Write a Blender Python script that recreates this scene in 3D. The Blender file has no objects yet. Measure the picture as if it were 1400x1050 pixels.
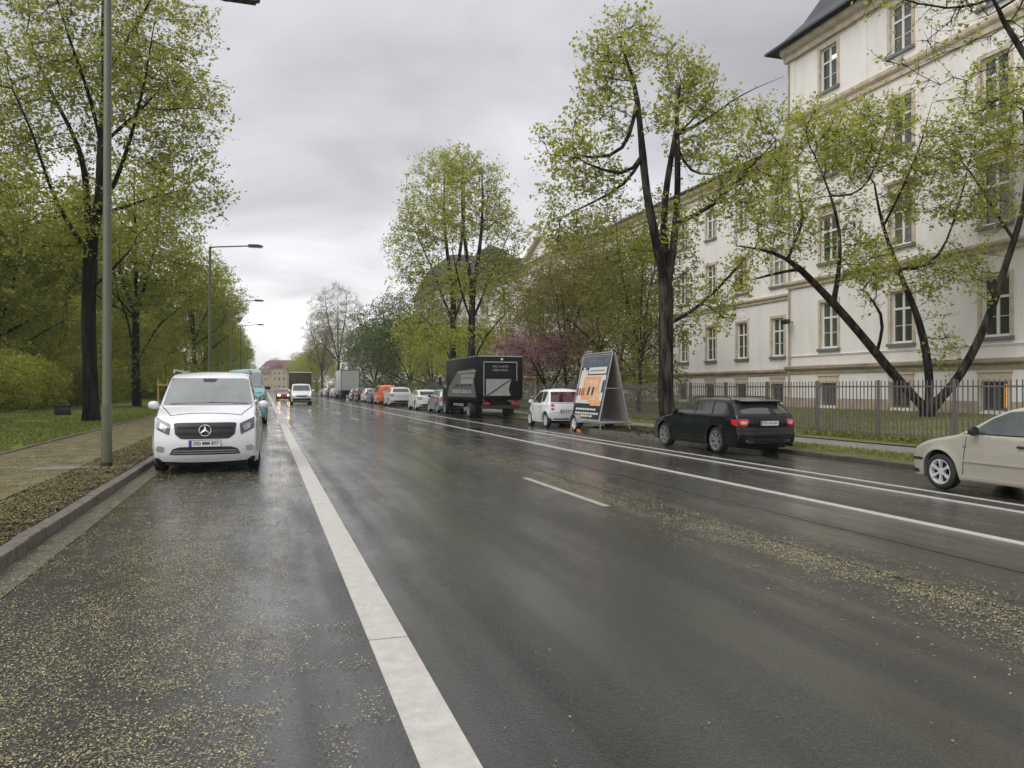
import bpy, bmesh, math, random
import numpy as np
from mathutils import Vector, Matrix, noise, kdtree
from mathutils.bvhtree import BVHTree
random.seed(7); RNG = np.random.default_rng(7)
C = bpy.context.scene.collection
sin, cos, rad, pi = math.sin, math.cos, math.radians, math.pi
CAMZ, FOC, TH, HY = 1.55, 1051.0, rad(17.8), 530.0

def ray(px):                                   # world direction per unit of camera depth
    xc = (px - 700) / FOC
    return (sin(TH) + xc * cos(TH), cos(TH) - xc * sin(TH))
def at_depth(px, py, d):
    a, b = ray(px); return Vector((a * d, b * d, CAMZ - (py - HY) * d / FOC))
def depth_of(x, y): return x * sin(TH) + y * cos(TH)
def at_x(px, X):                               # Y where the sight line meets a plane X = const
    a, b = ray(px); return b / a * X

# ------------------------------------------------------------------ objects
def tag(o, label=None, cat=None, group=None, kind=None):
    if label: o['label'] = label
    if cat: o['category'] = cat
    if group: o['group'] = group
    if kind: o['kind'] = kind
    return o
def empty(name, loc=(0, 0, 0), rz=0, parent=None, label=None, cat=None, group=None):
    o = bpy.data.objects.new(name, None); C.objects.link(o)
    o.empty_display_size = .2
    o.location = loc; o.rotation_euler = (0, 0, rz)
    if parent: o.parent = parent
    return tag(o, label, cat, group)
def copy_tree(o, parent=None):
    c = o.copy(); C.objects.link(c)
    if parent: c.parent = parent
    for ch in list(o.children): copy_tree(ch, c)
    return c

class MB:
    def __init__(s): s.v = []; s.f = []; s.m = []; s.mi = 0
    def add(s, vs, fs):
        n = len(s.v); s.v += [tuple(p) for p in vs]
        for f in fs: s.f.append(tuple(i + n for i in f)); s.m.append(s.mi)
    def box(s, a, b):
        x0, y0, z0 = a; x1, y1, z1 = b
        s.add([(x0,y0,z0),(x1,y0,z0),(x1,y1,z0),(x0,y1,z0),(x0,y0,z1),(x1,y0,z1),(x1,y1,z1),(x0,y1,z1)],
              [(0,3,2,1),(4,5,6,7),(0,1,5,4),(1,2,6,5),(2,3,7,6),(3,0,4,7)]); return s
    def bbox(s, a, b, r=.02):                  # box with chamfered edges
        bm = bmesh.new(); bmesh.ops.create_cube(bm, size=1)
        for v in bm.verts: v.co = Vector([(a[i]+b[i])/2 + v.co[i]*(b[i]-a[i]) for i in range(3)])
        bmesh.ops.bevel(bm, geom=bm.edges[:], offset=r, segments=2, affect='EDGES', profile=.5)
        bm.verts.index_update()
        s.add([v.co.copy() for v in bm.verts], [[v.index for v in f.verts] for f in bm.faces]); bm.free(); return s
    def quad(s, *p): s.add(p, [tuple(range(len(p)))]); return s
    def tube(s, pts, rr, n=8, cap=True):
        pts = [Vector(p) for p in pts]
        if not hasattr(rr, '__len__'): rr = [rr] * len(pts)
        vs = []; fs = []
        ref = Vector((0, 0, 1)); t0 = (pts[1] - pts[0]).normalized()
        if abs(t0.dot(ref)) > .9: ref = Vector((1, 0, 0))
        u = t0.cross(ref).normalized()
        for i, p in enumerate(pts):
            t = (pts[min(i+1, len(pts)-1)] - pts[max(i-1, 0)])
            t = t.normalized() if t.length > 1e-9 else t0
            u = (u - t * u.dot(t)); u = u.normalized() if u.length > 1e-6 else t.orthogonal().normalized()
            w = t.cross(u)
            for k in range(n):
                a = 2*pi*k/n; vs.append(p + (u*cos(a) + w*sin(a)) * rr[i])
        for i in range(len(pts)-1):
            for k in range(n):
                k2 = (k+1) % n; fs.append((i*n+k, i*n+k2, (i+1)*n+k2, (i+1)*n+k))
        if cap and n > 3:
            fs.append(tuple(range(n))[::-1]); fs.append(tuple((len(pts)-1)*n+k for k in range(n)))
        s.add(vs, fs); return s
    def lathe(s, prof, c=(0, 0, 0), axis='z', n=24):        # prof: (radius, along axis)
        vs = []; fs = []
        for r, h in prof:
            for k in range(n):
                a = 2*pi*k/n; p, q = r*cos(a), r*sin(a)
                vs.append({'z': (c[0]+p, c[1]+q, c[2]+h), 'x': (c[0]+h, c[1]+p, c[2]+q), 'y': (c[0]+p, c[1]+h, c[2]+q)}[axis])
        for i in range(len(prof)-1):
            for k in range(n):
                k2 = (k+1) % n; fs.append((i*n+k, i*n+k2, (i+1)*n+k2, (i+1)*n+k))
        s.add(vs, fs); return s
    def prism(s, poly, lo, hi, axis='y'):                  # poly in the two other axes
        def P(a, b, h): return {'y': (a, h, b), 'x': (h, a, b), 'z': (a, b, h)}[axis]
        n = len(poly)
        vs = [P(a, b, lo) for a, b in poly] + [P(a, b, hi) for a, b in poly]
        fs = [tuple(range(n))[::-1], tuple(range(n, 2*n))] + [(i, (i+1) % n, n+(i+1) % n, n+i) for i in range(n)]
        s.add(vs, fs); return s
    def build(s, name, mats, parent=None, smooth=False, sharp=35, loc=None):
        me = bpy.data.meshes.new(name); me.from_pydata(s.v, [], s.f)
        mats = mats if isinstance(mats, (list, tuple)) else [mats]
        for m in mats: me.materials.append(m)
        if len(mats) > 1: me.polygons.foreach_set('material_index', s.m)
        bm = bmesh.new(); bm.from_mesh(me); bmesh.ops.recalc_face_normals(bm, faces=bm.faces[:]); bm.to_mesh(me); bm.free()
        if smooth:
            me.polygons.foreach_set('use_smooth', [True]*len(me.polygons)); me.set_sharp_from_angle(angle=rad(sharp))
        me.update()
        o = bpy.data.objects.new(name, me); C.objects.link(o)
        if parent: o.parent = parent
        if loc is not None: o.location = loc
        return o

# ------------------------------------------------------------------ materials
def newmat(name):
    m = bpy.data.materials.new(name); m.use_nodes = True
    nt = m.node_tree; return m, nt, nt.nodes['Principled BSDF']
def N(nt, t, **kw):
    n = nt.nodes.new(t)
    for k, v in kw.items():
        if k in n.inputs: n.inputs[k].default_value = v
        else: setattr(n, k, v)
    return n
def ramp(nt, stops):
    r = nt.nodes.new('ShaderNodeValToRGB'); e = r.color_ramp.elements
    while len(e) < len(stops): e.new(.5)
    for el, (p, c) in zip(e, stops):
        el.position = p; el.color = (c, c, c, 1) if not hasattr(c, '__len__') else (*c, 1)
    return r
def pm(name, col, rough=.6, metal=0, var=.12, scale=3, bump=0, bscale=40, coat=0, stretch=(1,1,1), spec=.5, detail=6, col2=None, em=None, ems=0, bd=.02, rl=.3, rh=.7):
    m, nt, b = newmat(name); L = nt.links
    tc = N(nt, 'ShaderNodeTexCoord'); mp = N(nt, 'ShaderNodeMapping'); mp.inputs['Scale'].default_value = stretch
    L.new(tc.outputs['Object'], mp.inputs[0])
    nz = N(nt, 'ShaderNodeTexNoise', Scale=scale, Detail=detail, Roughness=.65); L.new(mp.outputs[0], nz.inputs[0])
    c2 = col2 or tuple(min(1, c*(1+var)) for c in col); c1 = col if col2 else tuple(c*(1-var) for c in col)
    r = ramp(nt, [(rl, c1), (rh, c2)]); L.new(nz.outputs[0], r.inputs[0]); L.new(r.outputs[0], b.inputs['Base Color'])
    b.inputs['Roughness'].default_value = rough; b.inputs['Metallic'].default_value = metal
    b.inputs['Coat Weight'].default_value = coat; b.inputs['Coat Roughness'].default_value = .04
    b.inputs['Specular IOR Level'].default_value = spec
    if bump:
        n2 = N(nt, 'ShaderNodeTexNoise', Scale=bscale, Detail=4, Roughness=.6); L.new(mp.outputs[0], n2.inputs[0])
        bp = N(nt, 'ShaderNodeBump', Strength=bump, Distance=bd); L.new(n2.outputs[0], bp.inputs['Height']); L.new(bp.outputs[0], b.inputs['Normal'])
    if em: b.inputs['Emission Color'].default_value = (*em, 1); b.inputs['Emission Strength'].default_value = ems
    return m
def paint(name, col, rough=.3, coat=1, metal=0, drops=.25):
    return pm(name, col, rough, metal, .04, 6, drops*.1, 160, coat)

M = {}
M['rubber'] = pm('tyre rubber', (.018,.018,.018), .7, bump=.3, bscale=60)
M['alloy'] = pm('alloy rim', (.62,.62,.63), .3, .35, .06)
M['alloy_dark'] = pm('two tone alloy rim', (.26,.26,.27), .28, .4, .5, 9)
M['steel'] = pm('galvanised steel', (.42,.43,.44), .42, .75, .15, 8)
M['black'] = pm('black plastic', (.02,.02,.021), .45, bump=.1)
M['under'] = pm('underbody', (.008,.008,.008), .9)
M['glass'] = pm('tinted car glass', (.025,.03,.03), .04, coat=.6, var=.3, scale=1.5, spec=.7)
M['glass_green'] = pm('greenish car glass', (.05,.065,.06), .04, coat=.6, var=.45, scale=2.6, spec=.7)
M['glass_sky'] = pm('windscreen glass', (.16,.17,.17), .06, coat=1, var=.25, scale=1.6, spec=1)  # sky reflection put into the pale grey base colour
M['chrome'] = pm('chrome', (.75,.75,.76), .12, 1, .03)
M['lens'] = pm('headlamp lens', (.30,.31,.32), .08, .5, .5, 14, coat=1)
M['lens_dark'] = pm('headlamp housing', (.07,.07,.075), .1, .4, .5, 22, coat=1)
M['red_lens'] = pm('red lamp lens', (.50,.012,.016), .12, coat=1, var=.2, scale=20)
M['red_reflector'] = pm('pale lamp centre', (.62,.40,.38), .2, coat=1)
M['plate'] = pm('plate white', (.72,.72,.70), .4, var=.04)
M['plate_blue'] = pm('plate blue', (.01,.05,.35), .4)
M['ink'] = pm('plate ink', (.01,.01,.01), .5)
M['gap'] = pm('panel gap', (.006,.006,.006), .9)
M['lit'] = pm('lit headlamp', (1,.8,.5), .2, em=(1,.62,.25), ems=11)
M['white_paint'] = paint('white car paint', (.74,.75,.76))
M['offwhite_paint'] = paint('off white car paint', (.66,.67,.68))
M['black_paint'] = pm('black car paint', (.004,.004,.005), .22, spec=.35, coat=.25, var=.05)
M['beige_paint'] = paint('champagne car paint', (.46,.43,.36), .3, 1, .3)
M['teal_paint'] = paint('teal van paint', (.16,.42,.42))
M['orange_paint'] = paint('orange van paint', (.75,.13,.02))
M['red_paint'] = paint('red car paint', (.35,.03,.015))
M['blue_paint'] = paint('blue car paint', (.02,.06,.24))
M['silver_paint'] = paint('silver car paint', (.40,.42,.43), .3, 1, .5)
M['grey_paint'] = paint('dark grey car paint', (.06,.063,.07))

# ------------------------------------------------------------------ cars
def smooth_poly(pts, it=2):
    pts = [Vector((p[0], p[1], 0)) for p in pts]
    for _ in range(it):
        o = [pts[0]]
        for a, b in zip(pts, pts[1:]): o += [a.lerp(b, .25), a.lerp(b, .75)]
        o.append(pts[-1]); pts = o
    return pts
def resample(pts, n):
    d = [0]
    for a, b in zip(pts, pts[1:]): d.append(d[-1] + (b-a).length)
    out = []; j = 0
    for i in range(n):
        t = d[-1]*i/(n-1)
        while j < len(d)-2 and d[j+1] < t: j += 1
        u = (t-d[j])/max(1e-9, d[j+1]-d[j]); out.append(pts[j].lerp(pts[j+1], u))
    return out
def smst(x): x = max(0, min(1, x)); return x*x*(3-2*x)
def shell(sp, NC=150, NR=20, NW=10):
    out = resample(smooth_poly(sp['outline']), NC)
    yF = max(p.x for p in out); yR = min(p.x for p in out)
    w0, belt, tum = sp['w'], sp['belt'], sp.get('tumble', .32)
    tf, tr = sp.get('taper', (.12, .07)); rE = sp.get('r', .07); arch = sp.get('arch', sp['wr']+.055)
    def W(y, z):
        ef = max(0, (y-(yF-.95))/.95); er = max(0, ((yR+.8)-y)/.8)
        w = w0*(1 - tf*ef**2.2 - tr*er**2.2)
        w *= 1 - .045*((z-.62)/.45)**2 if z < .62 else 1 - .02*smst((z-.62)/max(.1, belt-.62))
        if z > belt: w -= .028*smst((z-belt)/.04) + tum*(z-belt)
        for ax in sp['axles']:                 # flared arches
            dd = math.hypot(y-ax, z-sp['wr']); w += .018*math.exp(-((dd-arch)/.06)**2)
        return w
    nrm = []
    for i in range(NC):
        t = out[min(i+1, NC-1)] - out[max(i-1, 0)]; t.normalize(); nrm.append(Vector((-t.y, t.x, 0)) if False else Vector((t.y*-1, t.x, 0)))
    # outline runs front-bottom -> over the roof -> rear-bottom, so the outward normal is to the left of travel turned
    for i in range(NC):
        n = nrm[i]; c = Vector(((yF+yR)/2, .6, 0))
        if n.dot(out[i]-c) < 0: nrm[i] = -n
    m = [0]
    for i in range(1, NC): m.append(m[-1] + abs(out[i].x-out[i-1].x) + .16*abs(out[i].y-out[i-1].y))
    sill = sp.get('sill', .22)
    def zb(y):
        z = sill
        for ax in sp['axles']:
            d = abs(y-ax)
            if d < arch: z = max(z, sp['wr'] + math.sqrt(arch*arch-d*d))
        return z
    bf, br, bc = sp.get('bulge', (.14, .10, .045))
    rows = []
    for i in range(NC):
        e, n = out[i], nrm[i]; yb = out[0].x + (out[-1].x-out[0].x)*m[i]/m[-1]
        b = Vector((yb, zb(yb), 0)); ins = e - n*rE; col = []
        if b.y > ins.y - .02: b = Vector((b.x, ins.y-.02, 0)) if ins.y-.02 > sill else b
        wb_ = W(b.x, b.y); col.append((wb_-.10, b.x, b.y+.012)); col.append((wb_-.012, b.x, b.y))
        for k in range(NR):
            t = k/(NR-1); p = b.lerp(ins, t); col.append((W(p.x, p.y), p.x, p.y))
        we = W(ins.x, ins.y)
        for a in (22, 45, 68, 90):
            a = rad(a); p = ins + n*rE*sin(a); col.append((we-rE+rE*cos(a), p.x, p.y))
        xe = we-rE; bul = (bf if n.x > 0 else br)*abs(n.x)
        for k in range(1, NW+1):
            u = 1-k/NW; q = 1-u**2.3; col.append((xe*u, e.x + math.copysign(bul*q, n.x), e.y + n.y*bc*q))
        rows.append(col)
    H = len(rows[0]); vs = []; fs = []
    for col in rows:
        vs += [(x, y, z) for x, y, z in col]; vs += [(-x, y, z) for x, y, z in col[:-1]][::-1]
    R = 2*H-1
    for i in range(NC-1):
        for k in range(R-1): fs.append((i*R+k, i*R+k+1, (i+1)*R+k+1, (i+1)*R+k))
    return vs, fs, W
def roundp(poly, r=.12, it=0):
    o = []; n = len(poly)
    for i in range(n):
        p = Vector((*poly[i], 0)); a = p.lerp(Vector((*poly[i-1], 0)), r); b = p.lerp(Vector((*poly[(i+1) % n], 0)), r)
        for t in (0, .33, .67, 1):
            q = a.lerp(p, t).lerp(p.lerp(b, t), t); o.append((q.x, q.y))
    return o
def project(mb, bvh, poly, face, off=.006, back=.025, step=.06):
    bm = bmesh.new()
    f = bm.faces.new([bm.verts.new((a, b, 0)) for a, b in poly])
    for ax in (0, 1):
        lo = min(p[ax] for p in poly); hi = max(p[ax] for p in poly); n = int((hi-lo)/step)
        for k in range(1, n+1):
            co = [0, 0, 0]; no = [0, 0, 0]; co[ax] = lo + (hi-lo)*k/(n+1); no[ax] = 1
            bmesh.ops.bisect_plane(bm, geom=bm.verts[:]+bm.edges[:]+bm.faces[:], plane_co=co, plane_no=no)
    bm.verts.index_update(); bnd = [e for e in bm.edges if e.is_boundary]
    D = {'L': Vector((-1,0,0)), 'R': Vector((1,0,0)), 'F': Vector((0,1,0)), 'B': Vector((0,-1,0)), 'T': Vector((0,0,1))}[face]
    vs = []
    for v in bm.verts:
        a, b = v.co.x, v.co.y
        o = {'L': Vector((-5, a, b)), 'R': Vector((5, a, b)), 'F': Vector((a, 6, b)), 'B': Vector((a, -6, b)), 'T': Vector((a, b, 6))}[face]
        loc, nn, _, _ = bvh.ray_cast(o, -D)
        if loc is None:
            near = bvh.find_nearest(o - D*(4 if face in 'FB' else 4)); loc = near[0]
            loc = Vector((loc.x if face in 'LR' else a, loc.y, loc.z))
        vs.append(loc + D*off)
    n = len(vs); fs = [[v.index for v in f.verts] for f in bm.faces]
    for e in bnd:
        i, j = e.verts[0].index, e.verts[1].index
        k = len(vs); vs += [vs[i]-D*back, vs[j]-D*back]; fs.append([i, j, k+1, k])
    mb.add(vs, fs); bm.free(); return mb

def text_verts(txt, size, w=None):
    cu = bpy.data.curves.new('lettering', 'FONT'); cu.body = txt; cu.size = size; cu.align_x = 'CENTER'; cu.align_y = 'CENTER'; cu.offset = size*.02
    o = bpy.data.objects.new('lettering', cu); C.objects.link(o)
    bpy.context.view_layer.update()
    me = bpy.data.meshes.new_from_object(o.evaluated_get(bpy.context.evaluated_depsgraph_get()))
    vs = [v.co.copy() for v in me.vertices]; fs = [tuple(p.vertices) for p in me.polygons]
    bpy.data.objects.remove(o); bpy.data.curves.remove(cu); bpy.data.meshes.remove(me)
    if w and vs:
        x0 = min(v.x for v in vs); x1 = max(v.x for v in vs)
        for v in vs: v.x *= w/(x1-x0)
    return vs, fs
def number_plate(parent, x, y, z, txt, flip, tilt=0, w=.52, h=.11):
    # reads correctly for a viewer on the side flip (+1: looks from +Y, -1: from -Y)
    s = 1 if flip < 0 else -1; yy = flip
    mb = MB(); mb.mi = 2; mb.bbox((-w/2-.008, -.008, -h/2-.008), (w/2+.008, .004, h/2+.008), .004)
    mb.mi = 0; mb.box((-w/2, -.011, -h/2), (w/2, -.0075, h/2))
    mb.mi = 1; mb.box((-w/2+.002, -.0135, -h/2+.002), (-w/2+.042, -.0105, h/2-.002))
    vs, fs = text_verts(txt, .085, w*.80); mb.mi = 2
    mb.add([(v.x+.02, -.0138, v.y) for v in vs], fs)
    o = mb.build('number_plate', [M['plate'], M['plate_blue'], M['ink']], parent, loc=(x, y, z))
    o.rotation_euler = (tilt, 0, 0 if flip < 0 else pi); return o

def make_wheel(parent, x, y, r, width, side, style, rimmat, detail=True):
    w = empty('wheel', (x, y, r), 0, parent)
    rr = r*(.70 if style != 'big' else .76); h = width/2; s = side
    mb = MB(); mb.lathe([(rr-.005, -h*.9*s), (rr+.01, -h*s), (r-.03, -h*.98*s), (r-.006, -h*.78*s), (r, -h*.5*s), (r, h*.5*s), (r-.006, h*.78*s), (r-.03, h*.98*s), (rr+.01, h*s), (rr-.005, h*.92*s)], axis='x', n=40)
    mb.build('tyre', M['rubber'], w, True, 50)
    mb = MB(); mb.mi = 0
    mb.lathe([(rr+.004, h*.95*s), (rr-.018, h*.93*s), (rr-.03, h*.7*s), (rr-.04, -h*.3*s)], axis='x', n=40)
    mb.lathe([(0, h*.80*s), (.035, h*.80*s), (.06, h*.72*s), (.065, h*.3*s)], axis='x', n=20)
    ns = {'five': 5, 'six': 6, 'big': 5, 'van': 6, 'smart': 6}[style]
    def spoke(a, a2, w0, w1):
        c0 = Vector((0, cos(a), sin(a))); c1 = Vector((0, cos(a2), sin(a2))); t = Vector((0, -sin((a+a2)/2), cos((a+a2)/2)))
        p0 = c0*.045; p1 = c1*(rr-.02)
        vs = []
        for xx, ws in ((h*.80*s, 1), (h*.45*s, 1.15)):
            vs += [p0+t*w0*ws+Vector((xx,0,0)), p0-t*w0*ws+Vector((xx,0,0)), p1-t*w1*ws+Vector((xx+.02*s*(1 if xx*s > h*.6 else 0),0,0)), p1+t*w1*ws+Vector((xx+.02*s*(1 if xx*s > h*.6 else 0),0,0))]
        mb.add(vs, [(0,1,2,3), (4,7,6,5), (0,3,7,4), (1,5,6,2), (0,4,5,1), (3,2,6,7)])
    for k in range(ns):
        a = 2*pi*k/ns + pi/2
        if style == 'big':
            spoke(a, a+.24, .022, .014); spoke(a, a-.24, .022, .014)
        elif style == 'six': spoke(a, a, .012, .026); 
        elif style == 'van': spoke(a, a, .03, .035)
        else: spoke(a, a, .02, .022)
    mb.mi = 1; mb.lathe([(0, h*.15*s), (rr-.03, h*.15*s), (rr-.028, -h*.5*s)], axis='x', n=24)
    mb.build('rim', [rimmat, M['under']], w, True, 40)
    return w

def car(sp, label, cat, x, y, body, back=False, name='parked_car', group=None, front_plate=None, rear_plate=None, detail=2):
    t = empty(name, (x, y, 0), pi if back else 0, None, label, cat, group)
    vs, fs, W = shell(sp, NC=150 if detail > 1 else 84, NR=20 if detail > 1 else 12, NW=10 if detail > 1 else 6)
    mb = MB(); mb.add(vs, fs); mb.build('body', body, t, True, 50)
    bvh = BVHTree.FromPolygons([Vector(v) for v in vs], fs)
    yF = max(v[1] for v in vs); yR = min(v[1] for v in vs); w0 = sp['w']; wr = sp['wr']
    b = MB(); top = sp['belt']-.12
    b.box((-w0+.27, yR+.25, .17), (w0-.27, sp['axles'][0]+.02, top-.08)); b.box((-w0+.27, sp['axles'][0]+.02, .17), (w0-.27, yF-.2, min(.62, top-.2)))
    ends = [yF-.2, sp['axles'][0]+wr+.09, sp['axles'][0]-wr-.09, sp['axles'][1]+wr+.09, sp['axles'][1]-wr-.09, yR+.2]
    for k in (0, 2, 4):
        if ends[k]-ends[k+1] > .08: b.box((-w0+.1, ends[k+1], .19 if k == 2 else .24), (w0-.1, ends[k], .30))
    b.build('chassis', M['under'], t)
    tw = sp.get('tw', .2)
    for ax in sp['axles']:
        for s in (-1, 1): make_wheel(t, s*(w0-tw/2-.022), ax, wr, tw, s, sp.get('wheel', 'five'), sp.get('rim', M['alloy']))
    for nm, mt, face, poly, mir in sp['panels']:
        fcs = [face]
        if face == 'S': fcs = ['L', 'R']
        mt = M[mt] if isinstance(mt, str) else mt
        for fc in fcs:
            for sx in ((1, -1) if mir else (1,)):
                pl = [(a*sx, c) for a, c in poly] if fc in 'FBT' else poly
                m_ = MB(); off = .010 if 'wind' in nm else .006
                if nm.startswith('trim_'): off = .012
                if nm.startswith('badge_'): off = .02
                project(m_, bvh, pl, fc, off, .03 if not nm.startswith('trim_') else .05)
                m_.build(nm.replace('trim_', '').replace('badge_', ''), mt, t, True, 30)
    if detail > 0:
        for s in (-1, 1):                                   # mirrors
            my, mz = sp['mirror']; mx = W(my, mz)
            m_ = MB(); m_.tube([(s*(mx-.02), my, mz-.02), (s*(mx+.07), my-.01, mz-.01)], .022, 6)
            bm = bmesh.new(); bmesh.ops.create_uvsphere(bm, u_segments=14, v_segments=8, radius=1)
            k = sp.get('mirror_size', 1)
            m_.add([(s*(mx+.05+.085*k)+v.co.x*.10*k, my-.02+(v.co.y if v.co.y > -.35 else -.35)*.075*k, mz+.02+v.co.z*(.075 if abs(v.co.z) < .9 else .07)*k*1.1) for v in bm.verts], [[v.index for v in f.verts] for f in bm.faces]); bm.free()
            m_.build('wing_mirror', sp.get('mirror_mat') or body, t, True, 60)
    if detail > 1:
        for (hy, hz) in sp.get('handles', []):
            for s in (-1, 1):
                hx = W(hy, hz); m_ = MB(); m_.bbox((min(s*(hx-.01), s*(hx+.035)), hy-.085, hz-.016), (max(s*(hx-.01), s*(hx+.035)), hy+.085, hz+.016), .01)
                m_.build('door_handle', M[sp.get('handle_mat', 'black')] if sp.get('handle_mat') else body, t, True)
    def surf_y(z, face):
        o = Vector((0, 6 if face == 'F' else -6, z)); loc = bvh.ray_cast(o, Vector((0, -1 if face == 'F' else 1, 0)))[0]
        return loc.y if loc else (yF if face == 'F' else yR)
    if front_plate: number_plate(t, 0, surf_y(sp['fp'], 'F')+.015, sp['fp'], front_plate, 1, .0)
    if rear_plate: number_plate(t, 0, surf_y(sp['rp'], 'B')-.012, sp['rp'], rear_plate, -1, 0)
    return t, bvh, W

def strip(a, b, w=.008):
    a = Vector((*a, 0)); b = Vector((*b, 0)); t = (b-a).normalized(); n = Vector((-t.y, t.x, 0))*w/2
    return [tuple((a+n)[:2]), tuple((b+n)[:2]), tuple((b-n)[:2]), tuple((a-n)[:2])]
R_ = roundp
ESTATE = dict(outline=[(2.14,.22),(2.20,.34),(2.20,.56),(2.12,.68),(1.85,.81),(1.35,.90),(.98,.955),(.45,1.22),(.1,1.345),(-.3,1.385),(-1.1,1.385),(-1.72,1.335),(-1.90,1.20),(-2.12,.99),(-2.19,.86),(-2.17,.66),(-2.21,.56),(-2.20,.34),(-2.12,.25)],
    w=.905, belt=.965, axles=(1.42,-1.25), wr=.335, tumble=.36, wheel='big', rim=M['alloy_dark'], tw=.225, mirror=(.62,1.0), sill=.2,
    handles=[(-.12,.86),(-1.0,.88)], fp=.45, rp=.80, panels=[
    ('side_window','glass','S',R_([(.82,.985),(.42,1.19),(.08,1.305),(-.20,1.335),(-.22,.99)],.08),0),
    ('side_window','glass','S',R_([(-.28,.99),(-.26,1.337),(-.98,1.33),(-1.04,1.0)],.08),0),
    ('side_window','glass','S',R_([(-1.10,1.0),(-1.05,1.33),(-1.55,1.29),(-1.78,1.06),(-1.72,1.02)],.1),0),
    ('windscreen','glass','F',R_([(-.70,.99),(-.56,1.33),(.56,1.33),(.70,.99)],.08),0),
    ('rear_window','glass','B',R_([(-.69,1.03),(-.60,1.30),(.60,1.30),(.69,1.03)],.08),0),
    ('headlight','lens_dark','F',R_([(.40,.66),(.78,.70),(.76,.60),(.45,.58)],.1),1),
    ('grille','black','F',R_([(-.4,.68),(.4,.68),(.36,.52),(-.36,.52)],.1),0),
    ('tail_light','red_lens','B',R_([(.55,.90),(.80,.90),(.80,.73),(.68,.70),(.58,.76)],.08),1),
    ('tail_light','red_lens','S',R_([(-1.92,.90),(-2.16,.90),(-2.16,.73),(-1.98,.77)],.08),0),
    ('trim_reflector','red_reflector','B',R_([(.60,.84),(.75,.85),(.75,.77),(.62,.775)],.08),1),
    ('trim_bumper_insert','black','B',R_([(-.62,.42),(.62,.42),(.55,.28),(-.55,.28)],.08),0),
    ('trim_exhaust_trim','chrome','B',R_([(.46,.385),(.66,.39),(.62,.33),(.46,.33)],.15),1),
    ('panel_gap','gap','S',strip((.86,.35),(.88,.96)),0),('panel_gap','gap','S',strip((-.25,.28),(-.25,.96)),0),
    ('panel_gap','gap','S',strip((-1.02,.66),(-1.08,.96)),0),('panel_gap','gap','S',strip((1.0,.24),(-.85,.26),.02),0),
    ('panel_gap','gap','B',strip((-.78,.62),(.78,.62),.01),0),('panel_gap','gap','B',strip((-.6,.96),(.6,.96),.012),0)])
HATCH = dict(outline=[(1.80,.24),(1.85,.36),(1.84,.56),(1.76,.68),(1.50,.80),(1.10,.885),(.80,.94),(.35,1.22),(.05,1.36),(-.3,1.405),(-1.1,1.40),(-1.55,1.34),(-1.72,1.12),(-1.82,.92),(-1.84,.6),(-1.86,.4),(-1.78,.26)],
    w=.825, belt=.935, axles=(1.19,-1.27), wr=.295, tumble=.34, wheel='six', rim=M['alloy'], tw=.19, mirror=(.48,.985), mirror_mat=M['black'], sill=.2, taper=(.15,.07),
    handles=[(-.30,.80),(-1.2,.82)], handle_mat='black', fp=.42, rp=.75, arch=.365, panels=[
    ('side_window','glass_green','S',R_([(.62,.965),(.30,1.19),(.02,1.31),(-.42,1.355),(-.45,.97)],.08),0),
    ('side_window','glass_green','S',R_([(-.53,.97),(-.50,1.355),(-1.12,1.34),(-1.22,.99)],.08),0),
    ('windscreen','glass_green','F',R_([(-.66,.98),(-.54,1.34),(.54,1.34),(.66,.98)],.08),0),
    ('rear_window','glass','B',R_([(-.60,1.0),(-.52,1.32),(.52,1.32),(.60,1.0)],.08),0),
    ('headlight','lens','F',R_([(.38,.66),(.70,.70),(.70,.56),(.40,.54)],.1),1),
    ('grille','black','F',R_([(-.3,.68),(.3,.68),(.27,.55),(-.27,.55)],.1),0),
    ('trim_bumper_strip','black','F',R_([(.42,.49),(.78,.50),(.78,.46),(.42,.45)],.1),1),
    ('trim_bumper_strip','black','S',[(1.60,.505),(1.86,.50),(1.86,.455),(1.62,.46)],0),
    ('tail_light','red_lens','B',R_([(.52,.95),(.70,.95),(.72,.68),(.56,.70)],.08),1),
    ('tail_light','red_lens','S',R_([(-1.68,.95),(-1.82,.93),(-1.84,.7),(-1.72,.7)],.08),0),
    ('panel_gap','gap','T',strip((.70,.86),(.60,1.62),.008),1),('badge_side_moulding',None,'S',strip((.72,.515),(-.86,.515),.03),0),
    ('badge_sill_moulding',None,'S',strip((.78,.245),(-.84,.245),.045),0),
    ('trim_side_repeater','lens','S',R_([(.66,.77),(.72,.77),(.72,.73),(.66,.73)],.3),0),
    ('panel_gap','gap','S',strip((.74,.30),(.66,.94),.007),0),('panel_gap','gap','S',strip((-.49,.28),(-.49,.95),.007),0),
    ('panel_gap','gap','S',strip((-1.15,.66),(-1.27,.95),.007),0),('panel_gap','gap','S',strip((.72,.955),(-1.3,.957),.014),0)])
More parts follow.
